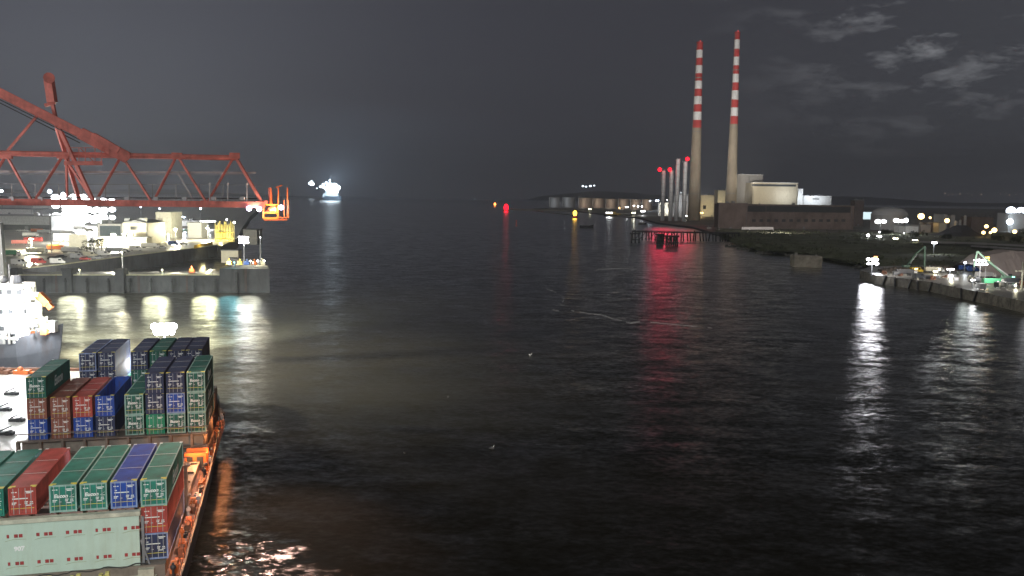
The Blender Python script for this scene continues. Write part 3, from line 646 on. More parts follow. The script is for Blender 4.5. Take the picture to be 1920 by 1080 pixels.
# ------------------------------------------------------------------ pier, ferry berth and terminal land on the left
pa, pb = G(-60, 549.5, 0), G(412, 548, 0)
def off(p, d): return Vector((p.x, p.y+d, p.z))
quay('pier_pavement', [pa, pb, off(pb, 19), off(pa, 19)], 7.3)
pc, pd = G(413, 548, 0), G(506, 548.5, 0)
quay('pierhead_pavement', [off(pc, -.5), off(pd, -.5), (P(501, 500, pd.y+18).x, pd.y+18), (P(486, 482, 440).x, 440), (P(430, 478, 452).x, 452), (pc.x, pc.y+34)], 10.4, M_conc)
gp = 'concrete dolphins standing on the long pier wall'
for i, x in enumerate((27, 129, 227)):
    p = G(x, 549, 0); b = MB(); b.box(p.x-1.9, p.x+1.9, p.y-1.3, p.y+3.5, -.8, 10.2); b.box(p.x-2.3, p.x-1.5, p.y-1.6, p.y-.9, 9.4, 10.6); b.box(p.x+1.4, p.x+2.4, p.y-1.6, p.y-.7, 9.8, 10.7)
    solo(b, 'dolphin', M_wall, ['square dolphin block on the pier wall behind the floodlit ship', 'square dolphin block, the middle one on the pier wall', 'square dolphin block on the pier wall nearest the pierhead'][i], 'dolphin', group=gp)
b = MB(); b.bar(pa+Vector((0, .3, 7.6)), pb+Vector((0, .3, 7.55)), .5, .55); solo(b, 'pier_kerb', mat('yellowish_kerb', (.55, .53, .36), .6), 'pale kerb running along the top of the long pier wall', 'kerb')
land = [G(-400, 540, 8), G(20, 507, 8), G(120, 496, 8), G(240, 480.5, 8), G(330, 470, 8), G(407, 460, 8), G(414, 462, 8), G(446, 446, 8), G(452, 430, 8), G(470, 404, 8), G(494, 386, 8), G(470, 372, 8), G(-400, 372, 8)]
quay('terminal_pavement', land, 8.0)
b = MB()
for a_, c2 in zip(land[:5], land[1:6]): b.bar(a_+Vector((0, .5, .25)), c2+Vector((0, .5, .25)), .6, .5)
solo(b, 'quay_parapet', mat('yellowish_kerb', (.55, .53, .36), .6), 'pale parapet along the edge of the ferry terminal quay', 'parapet')

def pbox(b, x0, x1, yt, yb, z, dep, mi=0, yoff=0):      # a block whose front face spans the pixels given and stands on the level z
    a = G(x0, yb, z); c2 = G(x1, yb, z); Y = (a.y+c2.y)/2+yoff; t = P((x0+x1)/2, yt, Y).z
    X0 = P(x0, yb, Y).x; X1 = P(x1, yb, Y).x; b.box(X0, X1, Y, Y+dep, z, t, mi); return X0, X1, Y, t
def gable(b, X0, X1, Y, dep, zt, rise, mi=0):
    xm = (X0+X1)/2
    for y, fl_ in ((Y, 0), (Y+dep, 1)):
        q = [(X0, y, zt), (X1, y, zt), (xm, y, zt+rise)]; b.poly(q if not fl_ else q[::-1], mi)
    b.poly([(X0-.4, Y-.4, zt+.05), (xm, Y-.4, zt+rise+.05), (xm, Y+dep+.4, zt+rise+.05), (X0-.4, Y+dep+.4, zt+.05)], mi)
    b.poly([(X1+.4, Y-.4, zt+.05), (X1+.4, Y+dep+.4, zt+.05), (xm, Y+dep+.4, zt+rise+.05), (xm, Y-.4, zt+rise+.05)], mi)
def building(name, label, x0, x1, yt, yb, dep, mt, z=8, wins=(), roof=None, extra=None, winmat=M_glass, zrows=1):
    a = G((x0+x1)/2, yb, z); root = thing(name, label, 'building', tuple(a), world=True)
    b = MB(); X0, X1, Y, t = pbox(b, x0, x1, yt, yb, z, dep)
    WB(b, 'wall', mt, root)
    r = MB()
    if roof == 'gable': gable(r, X0, X1, Y, dep, t, (X1-X0)*.12)
    else: r.box(X0-.35, X1+.35, Y-.35, Y+dep+.35, t+.003, t+(.9 if roof == 'cornice' else .35))
    WB(r, 'roof', roof == 'cornice' and M_white or M_roof, root)
    if X1-X0 > 14:
        rv = random.Random(int(x0*7+yt))
        for k in range(3):
            q = MB(); vx = X0+(X1-X0)*rv.uniform(.1, .9); vw = rv.uniform(.8, 2.2); q.box(vx-vw, vx+vw, Y+2, Y+2+vw*2, t+.36, t+.9+vw*rv.uniform(.6, 1.2)); q.box(vx-vw-.3, vx+vw+.3, Y+1.7, Y+2.3+vw*2, t+.9+vw*1.2, t+1.1+vw*1.2); WB(q, 'roof_vent', M_steel, root)
        for k in range(2):
            q = MB(); vx = X0+(X1-X0)*(.02 if k == 0 else .98); q.tube((vx, Y-.35, z), (vx, Y-.35, t-.3), .22, .22, 6); WB(q, 'downpipe', M_steel, root)
        q = MB(); vx = X0+(X1-X0)*rv.uniform(.3, .7); q.box(vx-1.6, vx+1.6, Y-.12, Y-.004, z+.02, z+3.4); WB(q, 'door', M_steel, root)
    for (wx0, wx1, wy0, wy1) in wins:
        q = MB(); q.box(P(wx0, wy0, Y).x, P(wx1, wy0, Y).x, Y-.06, Y-.003, P(wx0, wy1, Y).z, P(wx0, wy0, Y).z); WB(q, 'window', winmat, root)
    if extra: extra(root, X0, X1, Y, t)
    return root, X0, X1, Y, t
building('terminal_building', 'cream gabled terminal building with one dark window strip', 231, 277, 418, 458, 30, M_cream, roof='gable', wins=[(244, 265, 424, 431)])
building('glazed_hall', 'dark glazed hall with cream frame left of the gabled terminal', 183, 229, 420, 445, 25, M_white, wins=[(187, 226, 423, 442)], winmat=mat('tinted_glass', (.10, .13, .15), .25))
building('passenger_block', 'low cream block with narrow windows before the gabled terminal', 176, 276, 445, 461, 8, M_cream, wins=[(182+i*20, 195+i*20, 448, 450) for i in range(4)])
building('office_tower', 'tall grey cream tower behind the gabled terminal', 293, 322, 398, 447, 22, mat('grey_render', (.42, .42, .38), .7), wins=[(296, 305, 409, 436)], winmat=M_conc)  # darker concrete strip stands for the shadow on the tower front
building('plant_room', 'small cream cube house between terminal and tower', 283, 305, 421, 446, 14, M_cream)
building('long_shed', 'long pale grey shed with dark base at the left frame edge', -60, 97, 405, 431, 60, mat('pale_sheet', (.5, .52, .53), .5, wave=('X', 1, .05)), wins=[(-55, 96, 420, 430)], winmat=mat('dark_band', (.05, .06, .07), .7))  # dark strip along the base of the shed
building('white_shed', 'white roofed far shed above the long grey shed', -60, 62, 392, 403, 80, M_white)
building('far_warehouse', 'pale far warehouse half hidden by the floodlight cluster', 60, 140, 386, 400, 90, M_white)
building('transit_shed', 'low pale shed right of the floodlight cluster behind the boom', 330, 372, 414, 424, 40, M_white)
building('customs_shed', 'grey flat shed near the yellow lit fence', 352, 378, 418, 446, 14, M_galv)
building('ferry_ramp_house', 'grey square machinery house on the pierhead', 456, 482, 431, 459, 12, mat('grey_render', (.42, .42, .38), .7), z=10.6)
building('berth_shed', 'long low cream shed against the ferry berth wall', 415, 447, 470, 493, 6, M_cream, z=6.0)
for i in range(11):
    x = 45+i*40; q = G(x, 549.3, 0)
    if 405 < x < 420: continue
    b = MB(); b.box(q.x-.28, q.x+.28, q.y-1.05, q.y-.35, .3, 6.4 if x < 413 else 9.2); b.box(q.x-.5, q.x+.5, q.y-1.15, q.y-.3, 4.8, 5.4)
    solo(b, 'pier_fender', M_dark, ORD[i]+' dark vertical fender from the left on the face of the long pier', 'fender', group='fenders on the long pier')
for i, x in enumerate((108, 262, 352, 462)):
    q = G(x, 549.3, 0); zt = 7.2 if x < 413 else 10.4; b = MB()
    for dx in (-.3, .3): b.bar((q.x+dx, q.y-.75, .2), (q.x+dx, q.y-.75, zt+.6), .09)
    for k in range(int(zt/.4)): b.bar((q.x-.3, q.y-.75, .5+k*.4), (q.x+.3, q.y-.75, .5+k*.4), .06)
    solo(b, 'pier_ladder', M_rust, ['rusty ladder left of the middle dolphin on the pier face', 'rusty ladder right of the last dolphin on the pier face', 'rusty ladder half way between last dolphin and pierhead', 'tall rusty ladder on the pierhead face'][i], 'ladder')
# glowing yellow screen of tall slats round the berth
a = G(423, 453, 8); rt_ = thing('slatted_screen', 'tall yellow lit slatted screen at the quay corner', 'screen', tuple(a), world=True)
for i in range(13):
    x = 404+i*2.9; Y = a.y+4*sin(i/12*pi)*2-6; b = MB(); q = P(x, 452, Y); yt = 418+4*sin(i*1.7); b.box(q.x-.32, q.x+.32, Y, Y+.3, 8, P(x, yt, Y).z); WB(b, 'slat', mat('pale_yellow2', (.75, .66, .25), .5), rt_)
b = MB()
for y_ in (447, 436): b.bar(P(404, y_, a.y-6), P(423, y_, a.y+2.2), .4); b.bar(P(423, y_, a.y+2.2), P(439, y_, a.y-6), .4)
WB(b, 'rail', M_yel, rt_)
lamp((a.x-1, a.y-8, 12), 9e3, (1, .86, .35), .5, name='screen_light', parent=rt_)
b = MB(); b.bar(G(365, 466, 8)+Vector((0, 0, 1)), G(398, 459, 8)+Vector((0, 0, 1)), .6, 2.0); solo(b, 'yellow_barrier', M_yel, 'long yellow barrier along the quay edge before the slatted screen', 'barrier')
lamp(G(382, 464, 8)+Vector((0, -2, 5)), 3e3, (1, .85, .4), .3)

# ------------------------------------------------------------------ vehicles
def wheels(root, pts, r=.48, w=.3):
    for x, y in pts:
        b = MB(); b.tube((x, y-w/2, r), (x, y+w/2, r), r, n=12); b.tube((x, y-w/2-.01, r), (x, y+w/2+.01, r), r*.5, n=8, mi=1); b.build('wheel', [M_tyre, M_galv], root)
def make_truck(body, name='lorry'):
    t = thing(name, 'x', 'lorry')
    b = MB(); b.prism([(4.6, -1.2), (6.7, -1.2), (6.7, 1.2), (4.6, 1.2)], .7, 2.2); b.box(4.6, 6.3, -1.15, 1.15, 2.2, 3.2); b.build('cab', M_white, t)
    b = MB(); b.box(6.31, 6.36, -1.0, 1.0, 2.25, 3.0); b.box(5.1, 6.0, -1.17, -1.152, 2.3, 2.95); b.build('windscreen', M_glass, t)
    b = MB(); b.box(-7, 4.3, -1.25, 1.25, 1.15, 3.95); b.build('trailer_box', body, t)
    b = MB(); b.box(-7, 5, -.5, .5, .75, 1.1); b.build('chassis', M_dark, t)
    wheels(t, [(5.7, -1.05), (5.7, 1.05), (3, -1.05), (3, 1.05), (-4, -1.05), (-4, 1.05), (-5.3, -1.05), (-5.3, 1.05)], .5)
    return t
def make_van(body):
    t = thing('van', 'x', 'van'); b = MB()
    pr_ = [(-2.7, .45), (2.7, .45), (2.75, 1.1), (2.0, 1.35), (1.3, 2.3), (-2.7, 2.35)]
    k = len(b.v); b.v += [(x, -.98, z) for x, z in pr_] + [(x, .98, z) for x, z in pr_]; n_ = 6
    b.f.append(tuple(range(n_))); b.f.append(tuple(range(2*n_-1, n_-1, -1))); b.m += [0, 0]
    for i in range(n_): j = (i+1) % n_; b.f.append((j, i, n_+i, n_+j)); b.m.append(0)
    b.build('body', body, t)
    b = MB(); b.poly([(1.98, -.8, 1.42), (1.98, .8, 1.42), (1.36, .8, 2.26), (1.36, -.8, 2.26)]); b.box(.3, 1.3, -1.0, -.985, 1.45, 2.05); b.build('window', M_glass, t)
    wheels(t, [(1.8, -.85), (1.8, .85), (-1.7, -.85), (-1.7, .85)], .36, .22); return t
def make_car(body):
    t = thing('parked_car', 'x', 'car'); b = MB()
    pr_ = [(-2.1, .3), (2.1, .3), (2.15, .75), (1.1, .95), (.45, 1.42), (-1.1, 1.45), (-1.9, .98), (-2.15, .9)]
    n_ = len(pr_); b.v += [(x, -.85, z) for x, z in pr_] + [(x, .85, z) for x, z in pr_]
    b.f.append(tuple(range(n_))); b.f.append(tuple(range(2*n_-1, n_-1, -1))); b.m += [0, 0]
    for i in range(n_): j = (i+1) % n_; b.f.append((j, i, n_+i, n_+j)); b.m.append(0)
    b.build('body', body, t)
    b = MB(); b.poly([(1.05, -.7, .99), (1.05, .7, .99), (.48, .7, 1.4), (.48, -.7, 1.4)]); b.box(-1.2, .5, -.865, -.852, 1.0, 1.36); b.build('window', M_glass, t)
    wheels(t, [(1.35, -.75), (1.35, .75), (-1.35, -.75), (-1.35, .75)], .32, .2); return t
bodies = {'white': M_white, 'red': mat('red_body', (.5, .06, .05), .35), 'dark': mat('dark_body', (.04, .045, .05), .3), 'silver': M_galv, 'cream': mat('cream_body', (.7, .66, .5), .5), 'orange': M_org, 'blue': M_blue, 'green': mat('green_body', (.05, .25, .12), .5), 'yellow': M_yel}
VP = {}
def vehicle(kind, colr, x, y, z, rz, label, group):
    k = (kind, colr)
    if k not in VP: VP[k] = o = {'lorry': make_truck, 'van': make_van, 'car': make_car}[kind](bodies[colr])
    else: o = copy_tree(VP[k])
    o.scale = (1.25,)*3 if kind != 'lorry' else (.8,)*3; o.location = G(x, y, z+.01); o.rotation_euler = (0, 0, R(rz)); o['label'] = label; o['group'] = group
gv = 'vehicles parked on the ferry terminal'
VS = [('van', 'white', 36, 497, -8, 'large white van nearest the water at the left of the terminal'), ('van', 'red', 72, 495, 20, 'dark red van right behind the large white van'),
 ('lorry', 'green', 18, 480, 14, 'pale lorry on the ramp at the left frame edge'), ('lorry', 'cream', 70, 475, 35, 'cream lorry left of the yellow machine'),
 ('lorry', 'orange', 108, 470, 10, 'orange lorry behind the tall dark pole'), ('car', 'dark', 100, 487, 60, 'dark car in front of the orange lorry'), ('car', 'dark', 115, 484, 60, 'second dark car before the orange lorry'),
 ('van', 'white', 108, 495, 25, 'white van by the parapet below the orange lorry'), ('van', 'silver', 145, 485, 15, 'silver van left end of the long row by the parapet'), ('lorry', 'white', 135, 474, 5, 'white lorry by the bright wall left of the dark trees'),
 ('van', 'cream', 170, 482, 12, 'cream van in the row below the dark trees'), ('car', 'silver', 185, 486, 15, 'silver car nearest the parapet under the dark trees'), ('van', 'white', 195, 480, 14, 'white van in the row right of the dark trees'), ('lorry', 'silver', 218, 474, 12, 'silver lorry below the passenger block'),
 ('car', 'red', 160, 488, 15, 'red car at the parapet below the terminal'), ('car', 'dark', 235, 473, 12, 'dark car beneath the gabled terminal'), ('van', 'white', 255, 470, 14, 'white van right below the gabled terminal'), ('lorry', 'white', 282, 465, 12, 'white lorry below the plant room'),
 ('car', 'silver', 305, 466, 10, 'silver car below the office tower'), ('van', 'blue', 325, 460, 15, 'blue van at the right of the office tower'), ('car', 'white', 345, 459, 15, 'white car near the grey customs shed'),
 ('lorry', 'red', 40, 459, 30, 'red lorry crossing the ramp left of the tall pole'), ('lorry', 'white', 58, 444, 18, 'white lorry in the yard behind the ramp'), ('lorry', 'silver', 84, 438, 8, 'silver lorry close to the tall dark pole'),
 ('car', 'white', 38, 434, 0, 'left one of two white cars below the long shed'), ('car', 'white', 46, 434, 0, 'right one of two white cars below the long shed'), ('lorry', 'orange', 72, 436, 12, 'orange lorry in the yard below the long shed'),
 ('lorry', 'white', 150, 430, 5, 'white lorry under the giant floodlight cluster'), ('lorry', 'white', 128, 440, 5, 'white lorry left of the bright white container block'), ('van', 'cream', 168, 434, 5, 'cream van between floodlights and glazed hall'),
 ('lorry', 'green', 350, 436, 12, 'green lorry beside the customs shed'), ('car', 'silver', 330, 445, 12, 'silver car behind the blue van')]
for kd, cl, x, y, a_, lb in VS: vehicle(kd, cl, x, y, 8, a_, lb, gv)
b = MB(); q = G(104, 468, 8); b.box(q.x-3, q.x+3, q.y-1.5, q.y+1.5, 8.6, 11); b.bar((q.x+1, q.y, 11), (q.x+6, q.y, 14), .6); 
for dx in (-2, 2): b.tube((q.x+dx, q.y-1.7, 8.7), (q.x+dx, q.y+1.7, 8.7), .7)
solo(b, 'yellow_loader', M_yel, 'yellow loader machine beside the tall dark pole', 'loader')
# container blocks in the yard
for i, (x, y, cl, lb, n_) in enumerate(((148, 462, 'white', 'bright white box container block left of the glazed hall', 3), (118, 452, 'white', 'white box containers under the floodlight cluster', 2), (300, 452, 'white', 'white box containers right of the terminal gable', 2), (62, 452, 'red', 'red box container in the yard left of the pole', 1))):
    q = G(x, y, 8); b = MB()
    for k in range(n_): b.box(q.x-6, q.x+6.1, q.y-1.2+k*.02, q.y+1.2, 8.02+k*2.62, 8.02+(k+1)*2.62-.04)
    for k in range(24): b.box(q.x-5.9+k*.5, q.x-5.7+k*.5, q.y-1.26, q.y-1.2, 8.2, 8+n_*2.62-.2)
    solo(b, 'box_container', bodies[cl], lb, 'container')
# dark trees by the terminal
def tree(x, y, z, h_, wd, label, group, seed, dark=True, name='bushy_tree', dist=None):
    rr = random.Random(seed); q = G(x, y, z) if dist is None else Vector((P(x, y, dist).x, dist, z))
    root = thing(name, label, 'tree', tuple(q), group=group)
    b = MB(); b.tube((0, 0, 0), (0, 0, h_*.5), h_*.035, h_*.02, 6)
    for k in range(5): t = k*1.3; b.tube((0, 0, h_*(.25+.05*k)), (cos(t)*wd*.3, sin(t)*wd*.3, h_*(.55+.06*k)), h_*.014, h_*.006, 5)
    b.build('trunk', mat('bark', (.06, .045, .03), .9), root)
    c = MB(); cl = [(rr.gauss(0, wd*.24), rr.gauss(0, wd*.24), h_*(.35+.55*rr.random()), wd*(.12+.14*rr.random())) for _ in range(14)]
    for cx, cy, cz, r_ in cl:
        for _ in range(38):
            d = Vector((rr.gauss(0, 1), rr.gauss(0, 1), rr.gauss(0, 1))).normalized()*r_*(.5+.6*rr.random()); p = Vector((cx, cy, cz))+d; s_ = wd*.035*(.6+rr.random())
            a1 = Vector((rr.gauss(0, 1), rr.gauss(0, 1), rr.gauss(0, 1))).normalized(); a2 = a1.cross(Vector((rr.random(), rr.random(), 1))).normalized()
            c.poly([p-a1*s_, p+a2*s_, p+a1*s_, p-a2*s_])
    c.build('crown', mat('leaf_green', (.045, .06, .025), .8, var=.4, vs=.4), root); return root
for i, (x, y) in enumerate(((163, 478), (176, 475), (190, 474))): tree(x, y, 8, 8.5, 7, ['leftmost of three dark trees before the passenger block', 'middle of three dark trees before the passenger block', 'rightmost of three dark trees before the passenger block'][i], 'dark trees before the passenger block', 20+i)

# ------------------------------------------------------------------ lamps of the docks
def head_cluster(b, c, n_, s, spread, flat=False):  # heads enlarged and bunched to stand for the lamps' glare
    for i in range(n_):
        dx = (i-(n_-1)/2)*spread
        b.ball((c.x+dx, c.y-.1, c.z+random.uniform(-.06, .06)*s), s*.47*random.uniform(.7, 1.1), n=12, sz=.72 if flat else .95)
KL, KR = .5, .08
def mast(x, yt, yb, z, E, power, col, n_, s, label, group, cat='lamp', name='floodlight_mast', r=.6, spread=None, Y=None, tier=1, front=1.2):
    base = G(x, yb, z) if Y is None else Vector((P(x, yb, Y).x, Y, z))
    Yb = base.y; top = P(x, yt, Yb); root = thing(name, label, cat, tuple(base), world=True, group=group)
    b = MB(); b.tube(base, (base.x, Yb, top.z), .28, .16, 8); b.bar((base.x-s*n_*.55, Yb, top.z), (base.x+s*n_*.55, Yb, top.z), .2); WB(b, 'pole', M_steel, root)
    for t in range(tier):
        for i in range(n_):
            b = MB(); head_cluster(b, Vector((base.x+(i-(n_-1)/2)*(spread or s*1.0), Yb-.3, top.z+t*s*1.0)), 1, s, 0, n_ > 1); WB(b, 'lamp_head', E, root)
    if power: lamp((base.x, Yb-front, top.z+.2), power*((1.1 if abs(z-8) < .1 else .2) if base.x < 0 else (KR if base.y < 620 else .08)), col, r, parent=root)
    return root
Wc = (.95, .98, 1); Bc = (.8, .9, 1); Yc = (1, .92, .62); Sc = (1, .6, .25)
gl = 'floodlights over the ferry terminal'
mast(132, 404, 425, 8, E_w, 9e5, Wc, 4, 9, 'left mast of the giant dazzling floodlight cluster behind the boom', gl, r=2, tier=3)
mast(160, 412, 430, 8, E_w, 9e5, Wc, 5, 8.5, 'central mast of the giant dazzling floodlight cluster behind the boom', gl, r=2, tier=3)
mast(190, 407, 427, 8, E_w, 6e5, Wc, 4, 7.5, 'right mast of the giant dazzling floodlight cluster behind the boom', gl, r=2, tier=3)
mast(120, 364, 400, 8, E_b, 0, Bc, 1, 6, 'blue white lamp seen through the lattice, right one of two', gl)
mast(95, 359, 400, 8, E_b, 0, Bc, 1, 8, 'blue white lamp seen through the lattice, left one of two', gl)
mast(5, 358, 400, 8, E_b, 0, Bc, 1, 5, 'blue white lamp at the left frame edge under the top chord', gl)
mast(341, 407, 430, 8, E_b, 2e5, Bc, 3, 2.6, 'cold white mast lamp right of the office tower', gl)
mast(265, 388, 420, 8, E_b, 0, Bc, 1, 2.0, 'small cold lamp above the terminal gable', gl)
mast(300, 391, 420, 8, E_b, 0, Bc, 1, 2.0, 'small cold lamp above the office tower', gl)
mast(377, 391, 420, 8, E_b, 0, Bc, 1, 2.2, 'small cold lamp between tower and yellow screen', gl)
mast(390, 415, 430, 8, E_w, 1.2e5, Wc, 7, 2.2, 'broad band of white floodlights left of the yellow screen', gl)
mast(426, 412, 440, 8, E_w, 0, Wc, 1, 2.0, 'left one of two lamps over the yellow screen', gl)
mast(440, 417, 446, 8, E_wy, 4e4, Yc, 1, 2.0, 'right one of two lamps over the yellow screen', gl)
mast(458, 455, 490, 10.6, E_w, 2.2e4, Wc, 4, 1.3, 'starlike white floodlight on the pierhead', 'lamps on the pierhead', r=.5, tier=3)
mast(489, 445, 492, 10.6, E_w, 3e3, Wc, 1, .9, 'small lamp on the tall pierhead pole', 'lamps on the pierhead')
for i, x in enumerate((470, 484, 496)): mast(x, 489, 497, 10.6, E_w, 3.5e3, Yc, 1, .9, ['low bright lamp at the middle of the pierhead edge', 'low bright lamp near the pierhead tip', 'low bright lamp on the very tip of the pierhead'][i], 'lamps on the pierhead', name='bollard_lamp', r=.3)
mast(230, 473, 506, 7.3, E_wy, 1.4e4, Yc, 1, .8, 'thin lamp post on the long pier beside the right dolphin', gl)
mast(97, 403, 474, 8, E_w, 0, Wc, 1, .5, 'tall thin dark pole standing in the lorry yard', gl)
# lights standing under and between the sheds, shining over the water of the basin
for i, (x, y, pw, cl) in enumerate(((60, 470, 1.2e5, Yc), (150, 455, 2.2e5, (1, .98, .85)), (215, 462, 1.8e5, (1, .97, .8)), (285, 455, 2.6e5, (1, .97, .82)), (330, 452, 1.2e5, Yc), (390, 450, 9e4, Yc))):
    mast(x, y-22, y, 8, E_wy, pw, cl, 2, 1.3, ['yellowish yard lamp near the ramp', 'yellowish yard lamp by the white container block', 'yellowish yard lamp by the passenger block', 'brightest yard lamp below the office tower', 'yellowish yard lamp right of the tower', 'yellowish yard lamp by the yellow barrier'][i], gl, r=1.0)
for i, (x, pw, cl) in enumerate(((150, 2.4e4, (1, 1, .7)), (222, 1.5e4, (1, 1, .75)), (305, 2.8e4, (1, 1, .66)), (395, 3.2e4, (1, 1, .6)), (440, 7e3, (.3, .9, 1)), (475, 1.2e4, (1, 1, .8)))):
    q = G(x, 549, 0); zz = 7.3 if x < 413 else 10.6
    lamp((q.x, q.y-7, 5.5), pw*.13, cl, 5.5, 'SPOT', 'reflection_light', (q.x*.6, q.y-90, 8), 150, blend=.6)  # unseen spots added over the water for the reflections under the wall
    mast(x, 506 if x < 413 else 492, 514 if x < 413 else 502, zz, E_wy if i != 4 else emi('lamp_teal', (.4, .95, 1), 5), pw*.3, cl, 1, .6, ['pier edge lamp left of the middle dolphin', 'pier edge lamp at the right dolphin', 'pier edge lamp half way to the pierhead', 'pier edge lamp next to the pierhead', 'teal lamp on the pierhead', 'pale lamp on the pierhead edge'][i], 'lamps along the pier', name='pier_lamp', r=.5)
for x in (90, 180, 270, 350, 405): q = G(x, 549, 0); lamp((q.x*1.02, q.y+14, 13), 3.5e4, (1, .97, .85), 1, 'SPOT', 'quay_wall_fill', (q.x*1.05, q.y+80, 2), 120, blend=.8)  # spots without fittings, added to brighten the terminal quay wall
# pierhead clutter
rnd = random.Random(9)
for i, (x, cl, lb) in enumerate(((450, 'yellow', 'yellow bollard box left on the pierhead'), (463, 'blue', 'blue winch housing below the starlike floodlight'), (477, 'orange', 'orange winch housing behind the pierhead edge'), (430, 'yellow', 'yellow box at the left of the pierhead'), (493, 'cream', 'cream bollard at the pierhead tip'), (360, 'orange', 'orange crate on the long pier deck'))):
    q = G(x, 496 if x > 412 else 510.5, 10.6 if x > 412 else 7.3); b = MB(); b.box(q.x-1, q.x+1, q.y-.8, q.y+.8, q.z+.01, q.z+1.6); b.tube((q.x, q.y, q.z+1.6), (q.x, q.y, q.z+2.6), .35); b.box(q.x-1.3, q.x+1.3, q.y-1, q.y+1, q.z+.01, q.z+.25)
    solo(b, 'pier_winch', bodies[cl], lb, 'winch')
b = MB(); q = G(488, 498, 10.6); b.tube(q, (q.x, q.y, q.z+16), .18, .1); b.bar((q.x-1, q.y, q.z+12), (q.x+1, q.y, q.z+12), .12); solo(b, 'signal_pole', M_galv, 'thin grey signal pole near the pierhead tip', 'pole')

# ------------------------------------------------------------------ chimneys and power station across the water
YC = 1650.0
M_cc = mat('chimney_concrete', (.31, .265, .20), .85, var=.25, vs=.03, dirt=.4, ds=(.12, .12, .02), dcol=(.14, .12, .10)); M_cr = mat('chimney_red', (.48, .06, .06), .7, var=.2, vs=.05, dirt=.35, ds=(.15, .15, .03)); M_cw = mat('chimney_white', (.74, .74, .74), .7, var=.12, vs=.05, dirt=.3, ds=(.15, .15, .03))
def chimney(label, xt, yt, xb, yb, wt, wb, bands, Y):
    base = P(xb, yb, Y); base.z = 4; root = thing('striped_chimney', label, 'chimney', tuple(base), world=True)
    zt = P(xt, yt, Y).z; cx = base.x; px = Y/F
    def rad(z): f = (zt-z)/(zt-P(xb, yb, Y).z); return (wt+(wb-wt)*f**1.15)/2*px
    ys = [yt]+bands; 
    for i in range(len(ys)-1):
        z1 = P(xt, ys[i], Y).z; z0 = P(xt, ys[i+1], Y).z; b = MB(); b.tube((cx, Y, z0), (cx, Y, z1), rad(z0), rad(z1), 32, cap=False)
        if i == 0: b.tube((cx, Y, z1-1), (cx, Y, z1), rad(z1)*1.06, rad(z1)*1.06, 32); b.tube((cx, Y, z0+.5), (cx, Y, z0+2), rad(z0)*1.1, rad(z0)*1.1, 32)
        WB(b, 'red_band' if i % 2 == 0 else 'white_band', M_cr if i % 2 == 0 else M_cw, root, smooth=False)
    zc = P(xt, ys[-1], Y).z; b = MB(); m_ = 12
    for i in range(m_): za = 4+(zc-4)*i/m_; zb = 4+(zc-4)*(i+1)/m_; b.tube((cx, Y, za), (cx, Y, zb), rad(za), rad(zb), 32, cap=False)
    WB(b, 'shaft', M_cc, root)
    for f in (.15, .5, .8): b = MB(); z = 4+(zt-4)*f; b.tube((cx, Y, z), (cx, Y, z+1.5), rad(z)*1.04, rad(z)*1.04, 32); WB(b, 'gallery', M_conc, root)
    b = MB(); b.bar((cx-rad(20)-.3, Y-3, 10), (cx-rad(zt)*.9-.3, Y-3, zt-3), .5); WB(b, 'ladder', M_conc, root)
    b = MB(); b.ball((cx, Y-rad(zt), zt+1), 1.2); WB(b, 'top_lamp', emi('dim_red', (1, .1, .1), .8), root)
    return root
chimney('left of the two giant red and white striped chimneys', 1313.5, 79, 1301, 400, 11.5, 23, [94, 109, 123, 138, 152, 167, 181, 196, 210, 225.5, 240], YC)
chimney('right of the two giant red and white striped chimneys', 1382, 60, 1370, 385, 9.5, 21, [74.5, 92, 107, 123, 139, 155, 170, 187, 202, 218, 233], YC-60)
gs = 'slender steel stacks left of the striped chimneys'
for i, (x, yt, yb, rl) in enumerate(((1242.8, 320, 375, (1237, 318)), (1257.5, 320, 375, (1256, 318)), (1269, 298, 375, None), (1283, 303, 375, (1289, 298)))):
    Y = 1600-i*6; base = P(x, yb, Y); base.z = 4
    root = thing('steel_stack', ['leftmost slender stack with a red lamp', 'second slender stack from the left with a red lamp', 'third slender stack from the left, the one without a lamp', 'slender stack closest to the striped chimney with a red lamp'][i], 'chimney', tuple(base), world=True, group=gs)
    zt = P(x, yt, Y).z; b = MB(); b.tube(base, (base.x, Y, zt), 3.9, 3.7, 20); b.tube((base.x, Y, zt-1), (base.x, Y, zt), 4.2, 4.2, 20); WB(b, 'stack', M_galv, root)
    b = MB()
    for k in range(7): z = base.z+35+(zt-base.z-35)*k/7; b.tube((base.x, Y, z), (base.x, Y, z+.7), 4.35, 4.35, 20)
    WB(b, 'ring_platform', M_steel, root)
    if rl:
        q = P(rl[0], rl[1], Y-8); b = MB(); b.ball(q, 3.3, n=12); WB(b, 'red_lamp', E_r, root); b = MB(); b.bar(q, (base.x, Y, zt-1), .8); WB(b, 'lamp_arm', M_steel, root)
        lamp(q+Vector((0, -6, 0)), 4.4e4, (1, .03, .09), 15, 'SPOT', 'obstruction_light', Vector((q.x*.74, 1215, 0)), 26, parent=root, blend=.8)
def land3(name, pts, z, mt, mw=M_wall): return quay(name, pts, z, mt, mw)
M_yard = mat('power_yard', (.13, .125, .11), .6, var=.5, vs=.02)
land3('peninsula_ground', [G(1000, 391, 3), G(1085, 396, 3), G(1130, 401, 3), G(1200, 408, 3), G(1232, 417, 3), G(1300, 425, 3), G(1338, 436, 3), G(1400, 446, 3), G(1620, 462, 3), G(1960, 480, 3), (2500, 500), (6000, 2500), (6000, 6500), G(1300, 384, 3)], 3.0, M_yard)
bz = 3.0
building('boiler_house', 'tall grey block behind the right striped chimney', 1376, 1427, 328, 416, 60, mat('boiler_grey', (.34, .33, .31), .7), z=bz, roof='cornice', wins=[(1404, 1406, 330, 372)], winmat=M_conc)
